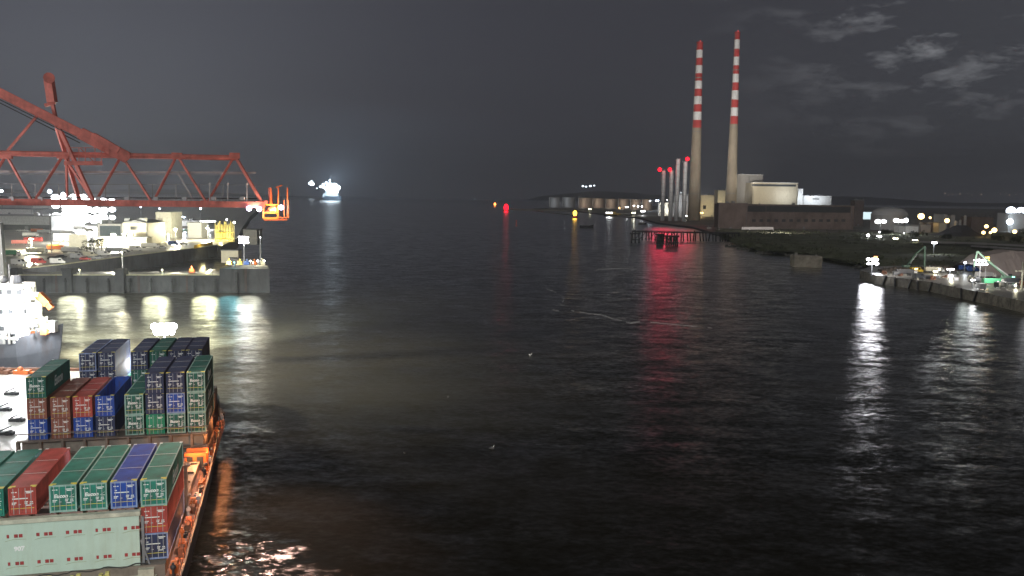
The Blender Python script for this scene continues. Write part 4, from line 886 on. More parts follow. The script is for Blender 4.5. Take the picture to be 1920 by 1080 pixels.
building('turbine_hall', 'large cream hall with white cornice right of the chimneys', 1409, 1493, 343, 418, 60, mat('hall_cream', (.55, .50, .38), .6, var=.08, vs=.02, wave=('X', .3, .1)), z=bz, roof='cornice', wins=[(1409.5, 1492.5, 345, 349)], winmat=mat('dark_band', (.05, .06, .07), .7))  # dark strip below the cornice
building('hall_annex', 'narrow pale annex at the right end of the large cream hall', 1493.5, 1503, 354, 418, 40, M_white, z=bz)
building('low_wing', 'low bluish lit wing right of the cream hall', 1503.5, 1557, 368, 418, 30, M_white, z=bz, roof='cornice', wins=[(1524, 1536, 372, 374)])
building('brick_workshop', 'long dark brick station building on the shore', 1346, 1600, 384, 429, 26, M_brick, z=bz, wins=[(1402, 1436, 386, 397), (1437, 1595, 386, 397)]+[(1410+i*14, 1417+i*14, 411, 416) for i in range(13)], winmat=mat('slate_band', (.04, .045, .05), .6))
building('brick_stair_tower', 'brick tower at the right end of the long station building', 1601, 1618, 376, 424, 20, M_brick, z=bz)
building('brick_end_bay', 'brick end bay flush with the left end of the long station building', 1346, 1400, 381, 430.5, 10, M_brick, z=bz)
building('filter_house', 'grey filter house at the foot of the slender stacks', 1263, 1290, 365, 407, 30, M_galv, z=bz)
building('pump_house', 'cream pump house between the striped chimneys', 1313, 1345, 366, 406, 26, M_cream, z=bz, wins=[(1318, 1324, 385, 392)])
building('transformer_house', 'cream block left of the right striped chimney foot', 1344, 1362, 357, 412, 30, M_cream, z=bz)
building('gantry_base', 'pale lit gantry base under the slender stacks', 1236, 1262, 380, 405, 20, M_white, z=bz)
for i, (x0, x1, yt, yb, lb) in enumerate(((1255, 1266, 389, 401, 'narrow yellow lit bay at the left chimney foot'), (1269, 1290, 388, 400, 'wide yellow lit bay at the left chimney foot'), (1320, 1338, 388, 405, 'small cream lit store between chimney and brick building'))):
    building('lit_bay', lb, x0, x1, yt, yb, 10, mat('ochre_cladding', (.6, .42, .1), .6), z=bz, wins=[(x0+2, x0+(x1-x0)*.4, yt+3, yb-2)])
b = MB(); a = G(1390, 421, 3)
p0, p1 = P(1391, 428, 1150), P(1450, 428, 1150); b.bar(p0, p1, 1.0, 3.4)
for k in range(5): q = p0.lerp(p1, k/4); b.bar(q, (q.x, q.y, 3), .6)
solo(b, 'pipe_bridge', M_white, 'pale pipe bridge in front of the dark brick building', 'pipe bridge')
# tanks
gt = 'storage tanks on the far peninsula'
for i, (x, w2, yt, yb, cl) in enumerate(((1040, 20, 368, 389, 'g'), (1066, 24, 368, 389, 'g'), (1098, 26, 369, 390, 't'), (1123, 24, 370, 390, 't'), (1147, 22, 371, 391, 't'), (1170, 22, 371, 392, 't'), (1192, 20, 372, 393, 't'), (1213, 18, 372, 394, 't'))):
    p = G(x, yb, 3); r_ = w2/2*p.y/F; zt = P(x, yt+2, p.y).z; b = MB(); b.tube((p.x, p.y, 3), (p.x, p.y, zt), r_, r_, 28, cap=False); root = thing('storage_tank', 'x', 'tank', tuple(p), world=True, group=gt)
    root['label'] = ['leftmost grey storage tank on the far peninsula', 'second grey storage tank from the left', 'first tan storage tank right of the grey pair', 'second tan storage tank right of the grey pair', 'third tan storage tank right of the grey pair', 'fourth tan storage tank right of the grey pair', 'tan storage tank second nearest the slender stacks', 'tan storage tank nearest the slender stacks'][i]
    WB(b, 'shell', mat('tank_grey', (.36, .38, .40), .6) if cl == 'g' else mat('tank_tan', (.42, .34, .28), .6), root)
    b = MB(); b.tube((p.x, p.y, zt), (p.x, p.y, zt+r_*.14), r_*1.01, .5, 28); WB(b, 'roof', M_roof, root)
    b = MB(); b.bar((p.x-r_-.4, p.y-2, 3), (p.x-r_-.4, p.y-2, zt+1), 1.6); WB(b, 'stairway', M_white, root)
    lamp((p.x-r_*.7, p.y-r_-22, 22), 1.6e4 if cl == 't' else 9e3, (1, .86, .7) if cl == 't' else Wc, 1.5, name='tank_light', parent=root)
# seawall, beacons
b = MB(); b.bar(G(956, 394, 0)+Vector((0, 0, 2)), G(1080, 397, 0)+Vector((0, 0, 2)), 6, 6); solo(b, 'sea_wall', M_conc, 'long low pale sea wall running out to the red beacon', 'wall')
b = MB(); b.bar(G(1005, 396.5, 0)+Vector((0, 0, 1)), G(1078, 405, 0)+Vector((0, 0, 1)), 4, 3); solo(b, 'breakwater', M_conc, 'lower pale breakwater slanting towards the yellow beacon', 'wall')
def beacon(x, y, yb, E, pw, col_, r_, label):
    p = G(x, yb, 0); root = thing('harbour_beacon', label, 'beacon', tuple(p), world=True); t = P(x, y, p.y)
    b = MB(); b.tube(p-Vector((0, 0, 1)), t, r_*.7, r_*.45, 10); b.tube(p-Vector((0, 0, 1)), p+Vector((0, 0, 3)), r_*1.4, r_*1.4, 12); WB(b, 'tower', M_red if E is not E_y else M_conc, root)
    b = MB(); b.ball(t, r_, n=12, sz=1.5); WB(b, 'lantern', E, root); lamp(t+Vector((0, -r_*2, 0)), pw*.005, col_, 2, parent=root); return root
beacon(928, 383, 387, emi('lamp_orangered', (1, .25, .05), 8), 4e4, (1, .2, .05), 5, 'small orange red beacon farthest out, left of the sea wall')
beacon(949, 389, 396, E_r, 8e5, (1, .02, .07), 7, 'bright red beacon at the seaward end of the sea wall')
beacon(1078, 400, 409, emi('lamp_amber', (1, .6, .05), 8), 3e5, (1, .08, .1), 4.2, 'yellow beacon at the end of the slanting breakwater')
p = G(968, 424, 0); b = MB(); b.tube(p-Vector((0, 0, 1)), p+Vector((0, 0, 7)), 1.3, .9, 10); b.ball(p+Vector((0, 0, 8)), 1.2); solo(b, 'channel_buoy', mat('pinkish_red', (.6, .2, .2), .5), 'dim pinkish channel buoy below the bright red beacon', 'buoy', tuple(p))
# jetty on piles
deckz = 9.0; j0 = G(1186, 434, deckz); j1 = G(1385, 437, deckz)
root = thing('old_jetty', 'dark pile jetty crossing the red reflection', 'jetty', tuple(j0), world=True)
b = MB(); b.bar(j0, j1, 8, 1.4); b.bar(j0+Vector((0, -4, 1.5)), j0.lerp(j1, .42)+Vector((0, -4, 1.5)), .3); WB(b, 'deck', M_dark, root)
rnd = random.Random(4)
for k in range(34):
    q = j0.lerp(j1, k/33+rnd.uniform(-.006, .006)); b = MB(); b.tube((q.x, q.y+rnd.choice((-3.5, 3.5)), -1), (q.x+rnd.uniform(-.8, .8), q.y, deckz+rnd.uniform(-.5, 1.8)), .75, .6, 6); WB(b, 'pile', M_dark, root)
for k in range(8):
    q = j0.lerp(j1, .02+k*.045); b = MB(); b.bar((q.x, q.y-3.6, 1), (q.x+6, q.y-3.6, deckz), .5); WB(b, 'brace', M_dark, root)
for i, (xa, xb_, yb) in enumerate(((1184, 1198, 456), (1232, 1243, 458), (1249, 1270, 462))):
    p0 = G(xa, yb, 0); p1 = G(xb_, yb, 0); r3 = thing('mooring_dolphin', ['dark pile dolphin at the outer jetty end', 'slim pile dolphin before the jetty in the red reflection', 'broad pile dolphin before the jetty in the red reflection'][i], 'dolphin', tuple(p0), world=True, group='pile dolphins by the old jetty')
    m_ = 3+i*2
    for k in range(m_): q = p0.lerp(p1, k/(m_-1)); b = MB(); b.tube((q.x, q.y, -1), (q.x, q.y+2, 10), .8, .7, 6); WB(b, 'pile', M_dark, r3)
    b = MB(); b.box(p0.x-1, p1.x+1, p0.y-.5, p0.y+6, 8.6, 10); WB(b, 'cap', M_dark, r3); b = MB(); b.box(p0.x-.6, p1.x+.6, p0.y-.2, p0.y+.8, 3, 4); WB(b, 'waling', M_dark, r3)
# embankment with scrub
def terrain(name, cols, mt, seed=1, noise_h=1.0, sub=5):
    rr = random.Random(seed); b = MB(); rows_ = []
    m_ = len(cols); nseg = sub
    ring = []
    for i in range((m_-1)*nseg+1):
        k, f = divmod(i, nseg); f /= nseg
        k2 = min(k+1, m_-1); A, Bq = cols[k], cols[k2]
        ring.append([Vector(A[j]).lerp(Vector(Bq[j]), f) for j in range(len(A))])
    out_ = []
    for r_ in ring:
        o = []
        for j in range((len(r_)-1)*nseg+1):
            k, f = divmod(j, nseg); f /= nseg; k2 = min(k+1, len(r_)-1); p = Vector(r_[k]).lerp(Vector(r_[k2]), f)
            p.z += rr.uniform(-1, 1)*noise_h*(1 if p.z > .5 else .2); p.x += rr.uniform(-1, 1)*noise_h; p.y += rr.uniform(-1, 1)*noise_h*2; o.append(p)
        out_.append(o)
    nn = len(out_[0])
    for o in out_: b.v += [tuple(p) for p in o]
    for i in range(len(out_)-1):
        for j in range(nn-1): b.f.append((i*nn+j, (i+1)*nn+j, (i+1)*nn+j+1, i*nn+j+1)); b.m.append(0)
    o = b.build(name, mt); o['kind'] = 'structure'; return out_
M_grass = mat('dark_grass', (.10, .11, .07), .95, var=.6, vs=.03, bump=.4, bs=.3)
xs = [(1338, 438, 432), (1382, 462, 438), (1400, 467, 440), (1440, 474, 444), (1490, 478, 448), (1540, 486, 452), (1620, 500, 456), (1700, 512, 460), (1800, 520, 466), (1960, 532, 474), (2300, 560, 500)]
cols = []
for x, y0, y1 in xs:
    f0 = G(x, y0, -.5); m1 = G(x+6, y0-5, 3.2); m2 = G(x+10, (y0*.55+y1*.45), 5.2); m3 = G(x+14, y1-6, 4.2); m4 = G(x+18, min(y1-12, 436), 3.3)
    cols.append([f0, m1, m2, m3, m4])
TR = terrain('embankment', cols, M_grass, 3, .7, 5)
# scrub over the embankment: nobody could count it
rr = random.Random(8); b = MB()
for _ in range(900):
    r_ = rr.choice(TR); p = r_[rr.randrange(4, len(r_))]; s_ = rr.uniform(.8, 2.4)
    cx, cy = p.x+rr.uniform(-9, 9), p.y+rr.uniform(-12, 12)
    if G(1600, 470).x*0 + p.z < 1: continue
    for k in range(16):
        d = Vector((rr.gauss(0, 1), rr.gauss(0, 1), abs(rr.gauss(0, .8))))*s_*.8; q = Vector((cx, cy, p.z-.2))+d; e = s_*.28
        a1 = Vector((rr.gauss(0, 1), rr.gauss(0, 1), rr.gauss(0, 1))).normalized()*e; a2 = Vector((rr.gauss(0, 1), rr.gauss(0, 1), rr.gauss(0, 1))).normalized()*e
        b.poly([q-a1, q+a2, q+a1, q-a2])
o = b.build('scrub', mat('scrub_leaf', (.08, .095, .05), .9, var=.6, vs=.08)); tag(o, 'dark scrub covering the embankment right of the jetty', 'scrub', kind='stuff')
rr = random.Random(18); b = MB()                  # rocks along the water line
for x, y0, y1 in xs[1:7]:
    for _ in range(34):
        p = G(x+rr.uniform(-22, 24), y0+rr.uniform(-1.5, 1.5), .3); s_ = rr.uniform(.5, 1.6); k = len(b.v)
        vs_ = [Vector((sx*s_*rr.uniform(.6, 1.2), sy*s_*rr.uniform(.6, 1.2), sz*s_*rr.uniform(.4, .8))) for sz in (-1, 1) for sx, sy in ((-1, -1), (1, -1), (1, 1), (-1, 1))]
        b.v += [tuple(p+v) for v in vs_]
        for f in ((0, 3, 2, 1), (4, 5, 6, 7), (0, 1, 5, 4), (1, 2, 6, 5), (2, 3, 7, 6), (3, 0, 4, 7)): b.f.append(tuple(k+i for i in f)); b.m.append(0)
o = b.build('shore_rocks', mat('rock', (.12, .12, .11), .8, var=.4, vs=.3)); tag(o, 'rubble rocks along the waterline below the embankment', 'rocks', kind='stuff')
# concrete block in the water
p0, p1 = G(1489, 500, 0), G(1541, 503, 0)
root = thing('ruined_berth_block', 'square concrete block standing in the water before the embankment', 'berth block', tuple(p0), world=True)
b = MB(); b.prism([(p0.x, p0.y), (p1.x, p1.y), (p1.x+1, p1.y+12), (p0.x+1, p0.y+12)], -.8, 7.6); WB(b, 'wall', mat('stained_concrete', (.26, .24, .2), .85, var=.45, vs=.25, bump=.05), root)
b = MB(); b.box(p0.x+.5, p0.x+2, p0.y+.5, p0.y+2, 7.6, 9.2); b.box(p1.x-4, p1.x-3, p1.y+1, p1.y+2, 7.6, 8.6); WB(b, 'bollard', M_conc, root)
b = MB(); b.box(p0.x+3, p0.x+5, p0.y-.3, p0.y-.05+.6, 3, 6); b.box(p0.x+11, p0.x+13, p0.y-.3, p0.y+.9, 2, 6); WB(b, 'recess', M_dark, root)

# ------------------------------------------------------------------ boats
def boat(name, label, x, y, lenpx, hgt, hullm, deckm, rz=0, lights=(), cat='boat', cabins=((-.3, .1, 1.0),), group=None):
    p = G(x, y, 0); Ln = lenpx*p.y/F; root = thing(name, label, cat, tuple(p), rz, group=group)
    b = MB(); h_ = hgt; w2 = Ln*.13
    st = [(-.5, .8, h_), (-.3, 1, h_*.9), (.1, 1, h_*.9), (.32, .75, h_*1.05), (.45, .35, h_*1.25), (.5, .03, h_*1.35)]
    for (xa, wa, za), (xb_, wb_, zb_) in zip(st, st[1:]):
        for s_ in (-1, 1):
            q = [(xa*Ln, s_*wa*w2*.75, -.3), (xb_*Ln*.96, s_*wb_*w2*.75, -.3), (xb_*Ln, s_*wb_*w2, zb_), (xa*Ln, s_*wa*w2, za)]; b.poly(q if s_ < 0 else q[::-1])
        b.poly([(xa*Ln, -wa*w2, za-.3), (xb_*Ln, -wb_*w2, zb_-.3), (xb_*Ln, wb_*w2, zb_-.3), (xa*Ln, wa*w2, za-.3)])
    b.poly([(-.5*Ln, .8*w2, h_), (-.5*Ln, -.8*w2, h_), (-.5*Ln, -.6*w2, -.3), (-.5*Ln, .6*w2, -.3)])
    b.build('hull', hullm, root)
    zb = h_*.75
    for (c0, c1, hh) in cabins:
        b = MB(); b.box(c0*Ln, c1*Ln, -w2*.7, w2*.7, zb, zb+hh); 
        for k in range(5): b.box(c0*Ln+(c1-c0)*Ln*(k+.25)/5, c0*Ln+(c1-c0)*Ln*(k+.75)/5, -w2*.7-.05, -w2*.7-.01, zb+hh*.45, zb+hh*.8, 1)
        b.build('cabin', [deckm, M_glass], root); zb += hh+.02
    b = MB(); b.tube((-.1*Ln, 0, zb), (-.1*Ln, 0, zb+h_*1.3), Ln*.008+.1, .08, 6); b.build('mast', M_galv, root)
    return root, Ln, h_
boat('workboat', 'dark workboat in open water below the yellow beacon', 1100, 428, 26, 4.2, M_dark, mat('workboat_grey', (.12, .12, .12), .6), R(-20))
bt, Ln, h_ = boat('lit_vessel', 'low vessel with yellowish lit deck moored by the tanks', 1160, 406, 54, 5, M_dark, mat('ochre_cladding', (.6, .42, .1), .6), 0, cabins=((-.42, .05, 4), (-.36, -.1, 4)), cat='ship')
for i, (x, y, lb) in enumerate(((1205, 421, 'small moored launch left of the red bank reflection'), (1350, 437, 'small launch in the shade of the jetty root'), (1330, 433, 'white workboat by the brick building shore'))):
    boat('launch', lb, x, y, 16 if i < 2 else 22, 2.4, M_dark if i < 2 else M_white, M_white, R(10), cabins=((-.2, .15, 3),), group='launches moored near the jetty')
# bright ship far out
p = G(617, 376, 0); boat('far_ship', 'distant ship blazing with blue white light on the open sea', 622, 375.5, 38, 34, mat('far_hull', (.08, .1, .12), .6), M_white, R(170), cabins=((-.35, .42, 26), (-.3, .3, 24), (-.28, .05, 18)), cat='ship')
fs = thing('deck_light_bank', 'blue white light bank glaring on the far ship', 'lamps', tuple(P(622, 350, p.y-60)), world=True)
for i, (x, y, s_) in enumerate(((601, 350, 9), (606, 346, 10), (612, 343, 10), (619, 348, 22), (628, 349, 22), (634, 352, 18), (613, 353, 18), (622, 357, 18), (631, 359, 15), (618, 338, 6), (625, 355, 20), (607, 351, 11), (594, 353, 4))):
    q = P(x, y, p.y-60); b = MB(); b.ball(q, s_, n=10); WB(b, 'lamp', emi('lamp_ice', (.75, .9, 1), 9), fs)
lamp(P(620, 347, p.y-60), 1.3e8, (.6, .8, 1), 30, 'SPOT', 'ship_light', P(620, 347, p.y-60)+Vector((0, 1000, 350)), 178, parent=fs, blend=1); lamp(P(620, 352, p.y-180), 1.5e5, (.7, .85, 1), 20, name='ship_light', parent=fs)
boat('far_ship', 'smaller distant ship with one triangular white light', 583, 366, 14, 14, mat('far_hull', (.08, .1, .12), .6), M_white, 0, cabins=((-.3, .2, 20),), cat='ship')
fs = thing('masthead_light', 'small triangular white light over the smaller distant ship', 'lamp', tuple(P(584, 345, 9000)), world=True)
for x, y, s_ in ((584, 341, 14), (581, 344, 16), (587, 345, 16), (584, 345, 18)): b = MB(); b.ball(P(x, y, 9000), s_, n=8); WB(b, 'lamp', emi('lamp_ice', (.75, .9, 1), 9), fs)
for i, (x, y, s_, Y, lb) in enumerate(((1093, 349, 9, 9500, 'leftmost of the tiny white lights above the tanks'), (1099, 350, 8, 9500, 'second of the tiny white lights above the tanks'), (1107, 349, 10, 9500, 'third of the tiny white lights above the tanks'), (1114, 348, 7, 9500, 'rightmost of the tiny white lights above the tanks'),
    (773, 344, 4, 9500, 'faint upper speck of light over the open sea'), (745, 359, 5, 9500, 'faint lower speck of light over the open sea'), (890, 373, 4, 5200, 'faint speck of light low on the water left of the beacons'))):
    b = MB(); b.ball(P(x, y, Y), s_*1.3, n=8, sz=.8); b.bar(P(x, y, Y), (P(x, y, Y).x, Y, 20), 2, mi=1); solo(b, 'distant_lamp', [emi('lamp_ice' if i < 4 else 'lamp_faint', (.75, .9, 1), 9 if i < 4 else .35), M_dark], lb, 'lamp', group='distant white lights over the sea')
# far coast
b = MB(); rr = random.Random(2); pts = []
for i in range(120):
    x = -200+i*22; h_ = 2+ (3*sin(i*.11)+3*sin(i*.31+1)+rr.random()*1.0) + (9*exp(-((x-1120)/110)**2)) + (5 if x > 1400 else 0)
    if 560 < x < 1000: h_ = -12
    pts.append((x, h_))
Yf = 12500.0
for (xa, ha), (xb_, hb2) in zip(pts, pts[1:]):
    a0, a1 = P(xa, 364, Yf), P(xb_, 364, Yf); s_ = Yf/F
    b.poly([(a0.x, Yf, 0), (a1.x, Yf, 0), (a1.x, Yf+500, hb2*s_+30), (a0.x, Yf+500, ha*s_+30)]); b.poly([(a0.x, Yf+500, ha*s_+30), (a1.x, Yf+500, hb2*s_+30), (a1.x, Yf+1500, 0), (a0.x, Yf+1500, 0)])
o = b.build('far_hills', mat('far_hill', (.03, .035, .04), .9)); o['kind'] = 'structure'
for i in range(12):
    x = [1772, 1778, 1786, 1800, 1815, 1822, 1840, 1876, 1886, 1893, 1905, 1916][i]; b = MB(); b.ball(P(x, 364+(i*7 % 4)-1.5, 11000), 5 if i % 3 else 9, n=6); b.bar(P(x, 364, 11000), P(x, 371, 11000), 2, mi=1)
    solo(b, 'town_lamp', [emi('lamp_town', (1, .75, .55), 1.2), M_dark], ORD[i]+' tiny warm town light from the left on the far coast', 'lamp', group='tiny town lights on the far coast')

# ------------------------------------------------------------------ scrap quay and land on the right
sq = [G(1612, 522, 0), G(1642, 532, 0), G(1700, 540, 0), G(1746, 547, 0), G(1796, 559, 0), G(1850, 570, 0), G(1935, 590, 0), G(2100, 640, 0)]
qz = 4.6
back = [(v.x, v.y) for v in sq]
quay('scrap_quay_pavement', back+[(G(2400, 560, qz).x, G(2400, 560, qz).y), (G(2100, 500, qz).x, G(2100, 500, qz).y), (G(1700, 498, qz).x, G(1700, 498, qz).y), (G(1630, 500, qz).x, G(1630, 500, qz).y)], qz, M_wet, mat('tidal_wall', (.15, .14, .12), .85, var=.6, vs=.35, bump=.15, bs=.5, dirt=.9, ds=(.5, .5, .2), dcol=(.03, .03, .02)))
for i in range(13):
    f = i/12*(len(sq)-3); k = int(f); p = sq[k].lerp(sq[k+1], f-k); b = MB(); d = (sq[k+1]-sq[k]).normalized(); nn = Vector((d.y, -d.x, 0)); 
    q = p+nn*.5 if nn.y < 0 else p-nn*.5
    b.bar((q.x, q.y, -.5), (q.x+d.x*(2.2 if i % 2 else -.8), q.y+d.y*(2.2 if i % 2 else -.8), qz+.2), .8, .6); solo(b, 'quay_fender', M_dark, ORD[i]+' dark timber fender from the left along the scrap quay wall', 'fender', group='fenders on the scrap quay wall')
def excavator(label, x, y, z, s, rz, tip, elbow, green=(.08, .15, .105)):
    p = G(x, y, z); root = thing('material_handler', label, 'excavator', tuple(p), world=True, group='green material handlers on the scrap quay'); mg = mat('handler_green', green, .5)
    b = MB(); 
    for dy in (-1.6, 1.0): b.box(p.x-2.4*s, p.x+2.4*s, p.y+dy*s, p.y+(dy+.7)*s, z+.02, z+1.0*s)
    b.box(p.x-1*s, p.x+1*s, p.y-1*s, p.y+1*s, z+.8*s, z+2.2*s); WB(b, 'track', M_dark, root)
    b = MB(); b.box(p.x-2.2*s, p.x+1.6*s, p.y-1.3*s, p.y+1.3*s, z+2.2*s, z+3.9*s); WB(b, 'housing', mg, root)
    b = MB(); b.box(p.x+.7*s, p.x+2.2*s, p.y-1.25*s, p.y-.1*s, z+3.0*s, z+4.8*s); WB(b, 'cab', M_glass, root)
    e = P(*elbow, p.y); t = P(*tip, p.y); st_ = Vector((p.x, p.y, z+3.2*s)); mid = st_.lerp(e, .6)+Vector((-.8*s, 0, .6*s))
    b = MB(); b.bar(st_, mid, 1.25*s, .8*s); b.bar(mid, e, .95*s, .7*s); WB(b, 'boom', mg, root)
    b = MB(); b.bar(e, t, .85*s, .6*s); WB(b, 'stick', mg, root)
    b = MB(); 
    for k in range(4): a_ = k*pi/2+.4; b.bar(t, t+Vector((cos(a_)*.9*s, sin(a_)*.9*s, -.8*s)), .35*s); b.bar(t+Vector((cos(a_)*.9*s, sin(a_)*.9*s, -.8*s)), t+Vector((cos(a_)*.2*s, sin(a_)*.2*s, -1.7*s)), .3*s)
    WB(b, 'grab', M_dark, root)
    b = MB(); b.bar(st_+Vector((1, -.4, .5)), mid+Vector((.5, -.4, -.4)), .3*s); WB(b, 'ram', M_galv, root); return root
excavator('green material handler with a tall folded arm over the quay', 1699, 510, qz, 1.0, 0, (1733, 503), (1734, 462))
excavator('green material handler with lit green housing before the grey heap', 1886, 531, qz, .95, 0, (1826, 500), (1832, 471), (.08, .17, .115))
def mound(name, label, x0, x1, yb, ytop, z, dep, mt, cat='heap', prof=((0, .35), (.15, .75), (.55, 1), (.8, .96), (1, .5)), seed=1, amp=.25):
    a = G((x0+x1)/2, yb, z); Y = a.y; X0 = P(x0, yb, Y).x; X1 = P(x1, yb, Y).x; zt = P((x0+x1)/2, ytop, Y).z-z; rr = random.Random(seed); b = MB(); nx, ny = 22, 9
    for j in range(ny+1):
        v = j/ny
        for i in range(nx+1):
            u = i/nx; hh = 0
            for (ua, ha), (ub_, hb2) in zip(prof, prof[1:]):
                if ua <= u <= ub_: hh = ha+(hb2-ha)*(u-ua)/(ub_-ua)
            fy = min(1, v*3.2)*min(1, (1-v)*3); e = 0 if j in (0, ny) else rr.uniform(-amp, amp)
            b.v.append((X0+(X1-X0)*u, Y+dep*v, z-.05+max(0, zt*hh*fy+e)))
    for j in range(ny):
        for i in range(nx): k = j*(nx+1)+i; b.f.append((k, k+1, k+nx+2, k+nx+1)); b.m.append(0)
    k = len(b.v)
    return solo(b, name, mt, label, cat, (X0, Y, z))
mound('aggregate_heap', 'large pale grey heap behind the green material handlers at the right edge', 1853, 1985, 517, 473, qz, 46, mat('pale_scrap', (.36, .31, .29), .9, var=.12, vs=.12, bump=.06, bs=.7))
mound('scrap_heap', 'low dark scrap heap at the left end of the scrap quay', 1662, 1722, 512, 503, qz, 14, mat('scrap', (.2, .17, .14), .6, metal=.3, var=.6, vs=.5, bump=.3, bs=1.2), seed=4, amp=.6)
mound('scrap_heap', 'low dark scrap heap between the two material handlers', 1736, 1800, 508, 500, qz, 14, mat('scrap', (.2, .17, .14), .6), seed=5, amp=.6)
mound('coal_heap', 'dark conical stockpile in front of the orange street lamps', 1785, 1858, 445, 424, 3.3, 70, mat('coal', (.03, .03, .033), .9), prof=((0, 0), (.35, .6), (.58, 1), (.66, .98), (1, .1)), seed=6, amp=.4)
gq = 'machines and crates standing on the scrap quay'
QS = [('van', 'yellow', 1718, 511, 10, 'yellow machine below the tall green arm'), ('lorry', 'dark', 1700, 516, 0, 'dark lorry by the scrap heap'), ('lorry', 'cream', 1752, 511, 5, 'pale lit lorry at the quay back right of the tall arm'), ('lorry', 'blue', 1815, 508, 5, 'blue lorry below the bright floodlight'), ('lorry', 'blue', 1832, 511, 5, 'second blue lorry below the bright floodlight'),
 ('lorry', 'dark', 1825, 530, 80, 'dark lorry parked end on near the wet quay edge'), ('van', 'silver', 1838, 543, 80, 'silver van at the quay edge'), ('lorry', 'silver', 1848, 521, 10, 'silver lorry in front of the grey heap'), ('lorry', 'green', 1862, 534, 10, 'green lorry left of the lit green housing'), ('van', 'dark', 1876, 540, 30, 'dark van by the trestle'), ('lorry', 'dark', 1905, 534, 5, 'dark lorry at the right frame edge on the quay'), ('car', 'dark', 1735, 521, 0, 'dark car under the grab'), ('van', 'dark', 1722, 523, 20, 'dark van before the yellow machine')]
for kd, cl, x, y, a_, lb in QS:
    vehicle(kd, cl, x, y, qz, a_, lb, gq)
b = MB(); q = G(1888, 541, qz); 
for dx in (-4, 0, 4): b.bar((q.x+dx, q.y, qz), (q.x+dx, q.y, qz+2.6), .4)
b.box(q.x-5, q.x+5, q.y-1, q.y+1, qz+2.61, qz+2.95); solo(b, 'steel_trestle', M_galv, 'steel trestle on the wet quay at the right', 'trestle')
b = MB(); q = G(1915, 541, qz); b.bar(q, q+Vector((0, 0, 12)), .5); b.bar(q+Vector((-3, 0, 8)), q+Vector((3, 0, 8)), .4); solo(b, 'derrick_post', mat('pale_post', (.5, .5, .4), .6), 'pale cross shaped post at the right edge of the scrap quay', 'post')
rnd = random.Random(31); cnt = {}
fs_ = sorted(rnd.random() for _ in range(26))
for i in range(26):
    f = fs_[i]; x = 1650+f*265; y = 509+f*28+rnd.uniform(-3, 5); q = G(x, y, qz); s_ = rnd.uniform(.5, 1.4); b = MB()
    t = i % 3
    if t == 0: b.box(q.x-s_, q.x+s_, q.y-s_*.6, q.y+s_*.6, qz+.01, qz+s_*1.3); b.box(q.x-s_*1.1, q.x+s_*1.1, q.y-s_*.7, q.y+s_*.7, qz+s_*1.3, qz+s_*1.4); nm, ct = 'steel_skip', 'skip'
    elif t == 1: b.tube((q.x, q.y, qz), (q.x, q.y, qz+s_*1.6), s_*.5); b.tube((q.x+s_*1.2, q.y, qz), (q.x+s_*1.2, q.y, qz+s_*1.3), s_*.5); b.box(q.x-s_, q.x+s_*2, q.y-s_*.6, q.y+s_*.6, qz+.01, qz+.15); nm, ct = 'drum_pallet', 'drums'
    else: b.bar(q+Vector((0, 0, .2)), q+Vector((s_*2, .4, .9)), .4); b.bar(q+Vector((0, .5, .2)), q+Vector((s_*1.4, -.6, 1.6)), .3); b.box(q.x-.6, q.x+1.8, q.y-.5, q.y+.6, qz+.01, qz+.5); nm, ct = 'scrap_bundle', 'scrap'
    cnt[ct] = cnt.get(ct, -1)+1; solo(b, nm, [M_dark, M_rust, M_galv, M_steel][i % 4], ORD[cnt[ct]]+' from the left: '+{'skip': 'small open steel skip lying on the scrap quay', 'drums': 'pair of drums on a pallet on the scrap quay', 'scrap': 'loose bundle of scrap metal on the scrap quay'}[ct], ct, group={'skip': 'skips on the scrap quay', 'drums': 'drums on the scrap quay', 'scrap': 'scrap bundles on the scrap quay'}[ct])
for x_, y_ in ((1690, 518), (1760, 520), (1830, 532), (1900, 545)): q_ = G(x_, y_, 4.6); lamp((q_.x+4, q_.y+6, 19), 9e3, (1, .96, .88), 1, 'SPOT', 'yard_fill_light', (q_.x+4, q_.y+8, 0), 110, blend=.8)  # spots without fittings, added above the scrap quay to brighten its deck
gr = 'white floodlights on the right bank'
mt0 = mast(1634, 494, 517, qz, E_w, 4e4, (.96, .95, 1), 3, 2.2, 'dazzling white floodlight at the left tip of the scrap quay', gr, r=1.6, tier=2, front=3)
for dx_, tx_ in ((-2, 40), (3, 80)): lamp(P(1634, 502, 478)+Vector((dx_, 0, 0)), 1.25e4, (.93, .93, 1), 3.2, 'SPOT', 'harbour_floodlight', (tx_, 60, -6), 46, parent=mt0, blend=.7)
q = P(1641, 486, G(1641, 517, qz).y); b = MB(); b.box(q.x-.8, q.x+.8, q.y-1, q.y, q.z-1.6, q.z+1.6); solo(b, 'amber_lamp', emi('lamp_amberish', (1, .4, .15), 3), 'small amber lamp above the dazzling quay tip floodlight', 'lamp')
mt1 = mast(1836, 495, 528, qz, E_w, 1.4e4, Wc, 4, 1.8, 'wide white floodlight in front of the grey heap', gr, r=1, tier=2)
lamp(P(1812, 493, 415), 1.1e3, (.9, 1, .95), 1.6, 'SPOT', 'harbour_floodlight', (100, 60, -6), 46, parent=mt1, blend=.7)
lamp(P(1935, 500, 380), 1.2e3, (.95, .95, 1), 1.6, 'SPOT', 'harbour_floodlight', (150, 60, -6), 46, blend=.7)
mast(1847, 488, 524, qz, emi('lamp_amber2', (1, .72, .15), 6), 1.2e4, Sc, 2, 1.4, 'amber lamp over the wide white floodlight', gr, tier=2)
mast(1750, 455, 478, 4.5, E_w, 1.2e5, Wc, 2, 2.2, 'starlike white lamp standing on the road behind the tall green arm', gr)
